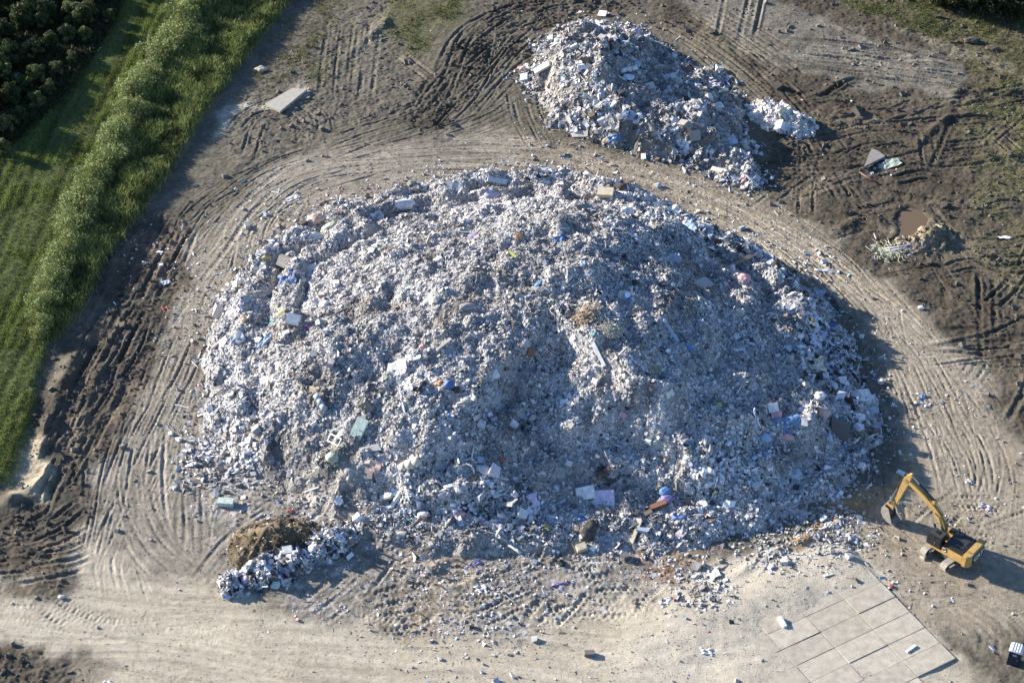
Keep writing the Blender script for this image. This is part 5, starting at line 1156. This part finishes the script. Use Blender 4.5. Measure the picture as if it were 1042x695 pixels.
# ---- slab bridging the ditch, far left
CONM = mat('old_concrete', (.42,.385,.315), .9, .22, 1.3, bump=.4)
cs_ = Gp([(284,112.5),(302,91),(313,93),(293,114)], .3); a_, b_ = G(272,101,.4)[:2], 0
mb = MB(); cq = [G(x, y, .45) for x, y in ((269.5,105.5),(297,90),(312.5,91),(285,113.5))]
vs = [Vector(v) for v in cq]; cen = sum(vs, Vector())/4
mb._add([v-cen-Vector((0, 0, .4)) for v in vs]+[v-cen for v in vs], [(3, 2, 1, 0), (4, 5, 6, 7), (0, 1, 5, 4), (1, 2, 6, 5), (2, 3, 7, 6), (3, 0, 4, 7)])
o = mb.build('concrete_slab', CONM, None, .03); o.location = cen; tag(o, 'pale oblong concrete slab lying at the end of a ditch near the field', 'slab')
# ---- broken triangle of concrete, upper right
mb = MB(); tq = [G(x, y, .5) for x, y in ((879,170),(887,151),(893,153),(901,159))]; cen = sum((Vector(v) for v in tq), Vector())/4
pts = [Vector(v)-cen for v in tq]; mb._add([p-Vector((0, 0, .4)) for p in pts]+pts, [(3, 2, 1, 0), (4, 5, 6, 7), (0, 1, 5, 4), (1, 2, 6, 5), (2, 3, 7, 6), (3, 0, 4, 7)])
o = mb.build('concrete_slab', mat('concrete_grey', (.27,.25,.22), .9, .3, 1.5, bump=.5), None, .03); o.location = cen; tag(o, 'broken triangular concrete slab tilted in the dark mud', 'slab')
drop('panel', 905, 168, 3.2, 1.5, 20, 'sage', 'greenish broken slab beside the triangular concrete slab', .2, name='concrete_slab', cat='slab')
# ---- heap of cut brush by the pond
c = surf(905, 258); bp = empty('brush_pile', (c[0], c[1], c[2]-.05)); tag(bp, 'tangle of pale yellow cut branches beside the muddy pond', 'brush pile')
r = np.random.default_rng(31); mb = MB()
def twig(a, l, el, s0=(0, 0)):
    p = [Vector((s0[0], s0[1], .15))]; 
    for i in range(5): a += r.normal(0, .55); p.append(p[-1]+Vector((math.cos(a)*math.cos(el), math.sin(a)*math.cos(el), math.sin(el)))*l/5); el *= .7
    return p
for i in range(150): mb.path(twig(r.uniform(0, 6.28), r.uniform(.7, 2.2), r.uniform(0, .45), (float(np.clip(r.normal(0, 1.1), -1.5, 1.5)), float(np.clip(r.normal(0, .7), -.9, .9)))), r.uniform(.02, .05), 5)
lb = lump(3.2, 2.2, .5, 77, 2, .2); me_ = bpy.data.meshes.new('tmp'); lb.to_mesh(me_); mb.bm.from_mesh(me_); bpy.data.meshes.remove(me_)
mb.build('branches', mat('pale_wood', (.46,.44,.30), .8, .25, 3), bp)
for k_, (px, py, hd2, ln) in enumerate(((916,253,3,4.2),(915,256,0,3.6))):
    drop('pole', px, py, ln, .16, hd2, 'lilac', ('longer' if k_ == 0 else 'shorter')+' lilac white pole beside the tangle of cut branches', .0, .25)
# ---- lumps standing in for dark spots in the weeds, top right; one pale rock
for (px, py, L_, W_, h2, cc, lb) in ((988,43,2.6,1.5,10,'dbrown','dark brown lump in the weeds, nearer the rutted mud'),(1010,51,2.2,1.2,-10,'dbrown','dark brown lump in the weeds, farther along the bank'),
        (266,72,1.8,1.2,0,'conc','pale rock on dry ground near the reeds')):
    o = drop('clump', px, py, L_, W_, h2, cc, lb, .1, .0, name='ground_lump', cat='soil lump')
for l_, v_ in LSEEN.items():
    if len(v_) > 1: print('DUPLABEL', l_, v_)
    if len(l_.split()) > 16: print('LONGLABEL', l_)
# ================================================================== CAMERA, LIGHT, WORLD
cam = bpy.data.cameras.new('camera'); co = bpy.data.objects.new('camera', cam); COL.objects.link(co)
co.location = CAM; co.rotation_euler = (math.pi/2-PITCH, 0, 0)
cam.sensor_width = 36.0; cam.lens = 36.0*F/1042.0; cam.clip_start = 1.0; cam.clip_end = 20000
S.camera = co
sun = bpy.data.lights.new('sun', 'SUN'); so = bpy.data.objects.new('sun', sun); COL.objects.link(so)
sun.energy = 5.0; sun.angle = R(0.6); sun.color = (1.0, 0.935, 0.85)
so.rotation_euler = Vector(-SUN).to_track_quat('-Z', 'Y').to_euler(); so.location = (-120, 60, 90)
w = bpy.data.worlds.new('World'); S.world = w; w.use_nodes = True
nt = w.node_tree; sky = nt.nodes.new('ShaderNodeTexSky'); sky.sky_type = 'NISHITA'; sky.sun_disc = False
sky.sun_elevation = SUN_EL; sky.sun_rotation = math.atan2(SUN[0], SUN[1]); sky.altitude = 200; sky.air_density = 1.0; sky.dust_density = 0.3; sky.ozone_density = 3.0
bg = nt.nodes['Background']; bg.inputs['Strength'].default_value = 0.084
wb = nt.nodes.new('ShaderNodeVectorMath'); wb.operation = 'MULTIPLY'; wb.inputs[1].default_value = (0.90, 0.975, 1.13)   # cool white balance
nt.links.new(sky.outputs['Color'], wb.inputs[0]); nt.links.new(wb.outputs[0], bg.inputs['Color'])
S.view_settings.view_transform = 'Standard'; S.view_settings.look = 'None'; S.view_settings.gamma = 1.0
S.view_settings.exposure = 1.42; S.view_settings.use_curve_mapping = False
S.cycles.max_bounces = 5; S.cycles.diffuse_bounces = 3
try: S.cycles.use_denoising = True
except Exception: pass
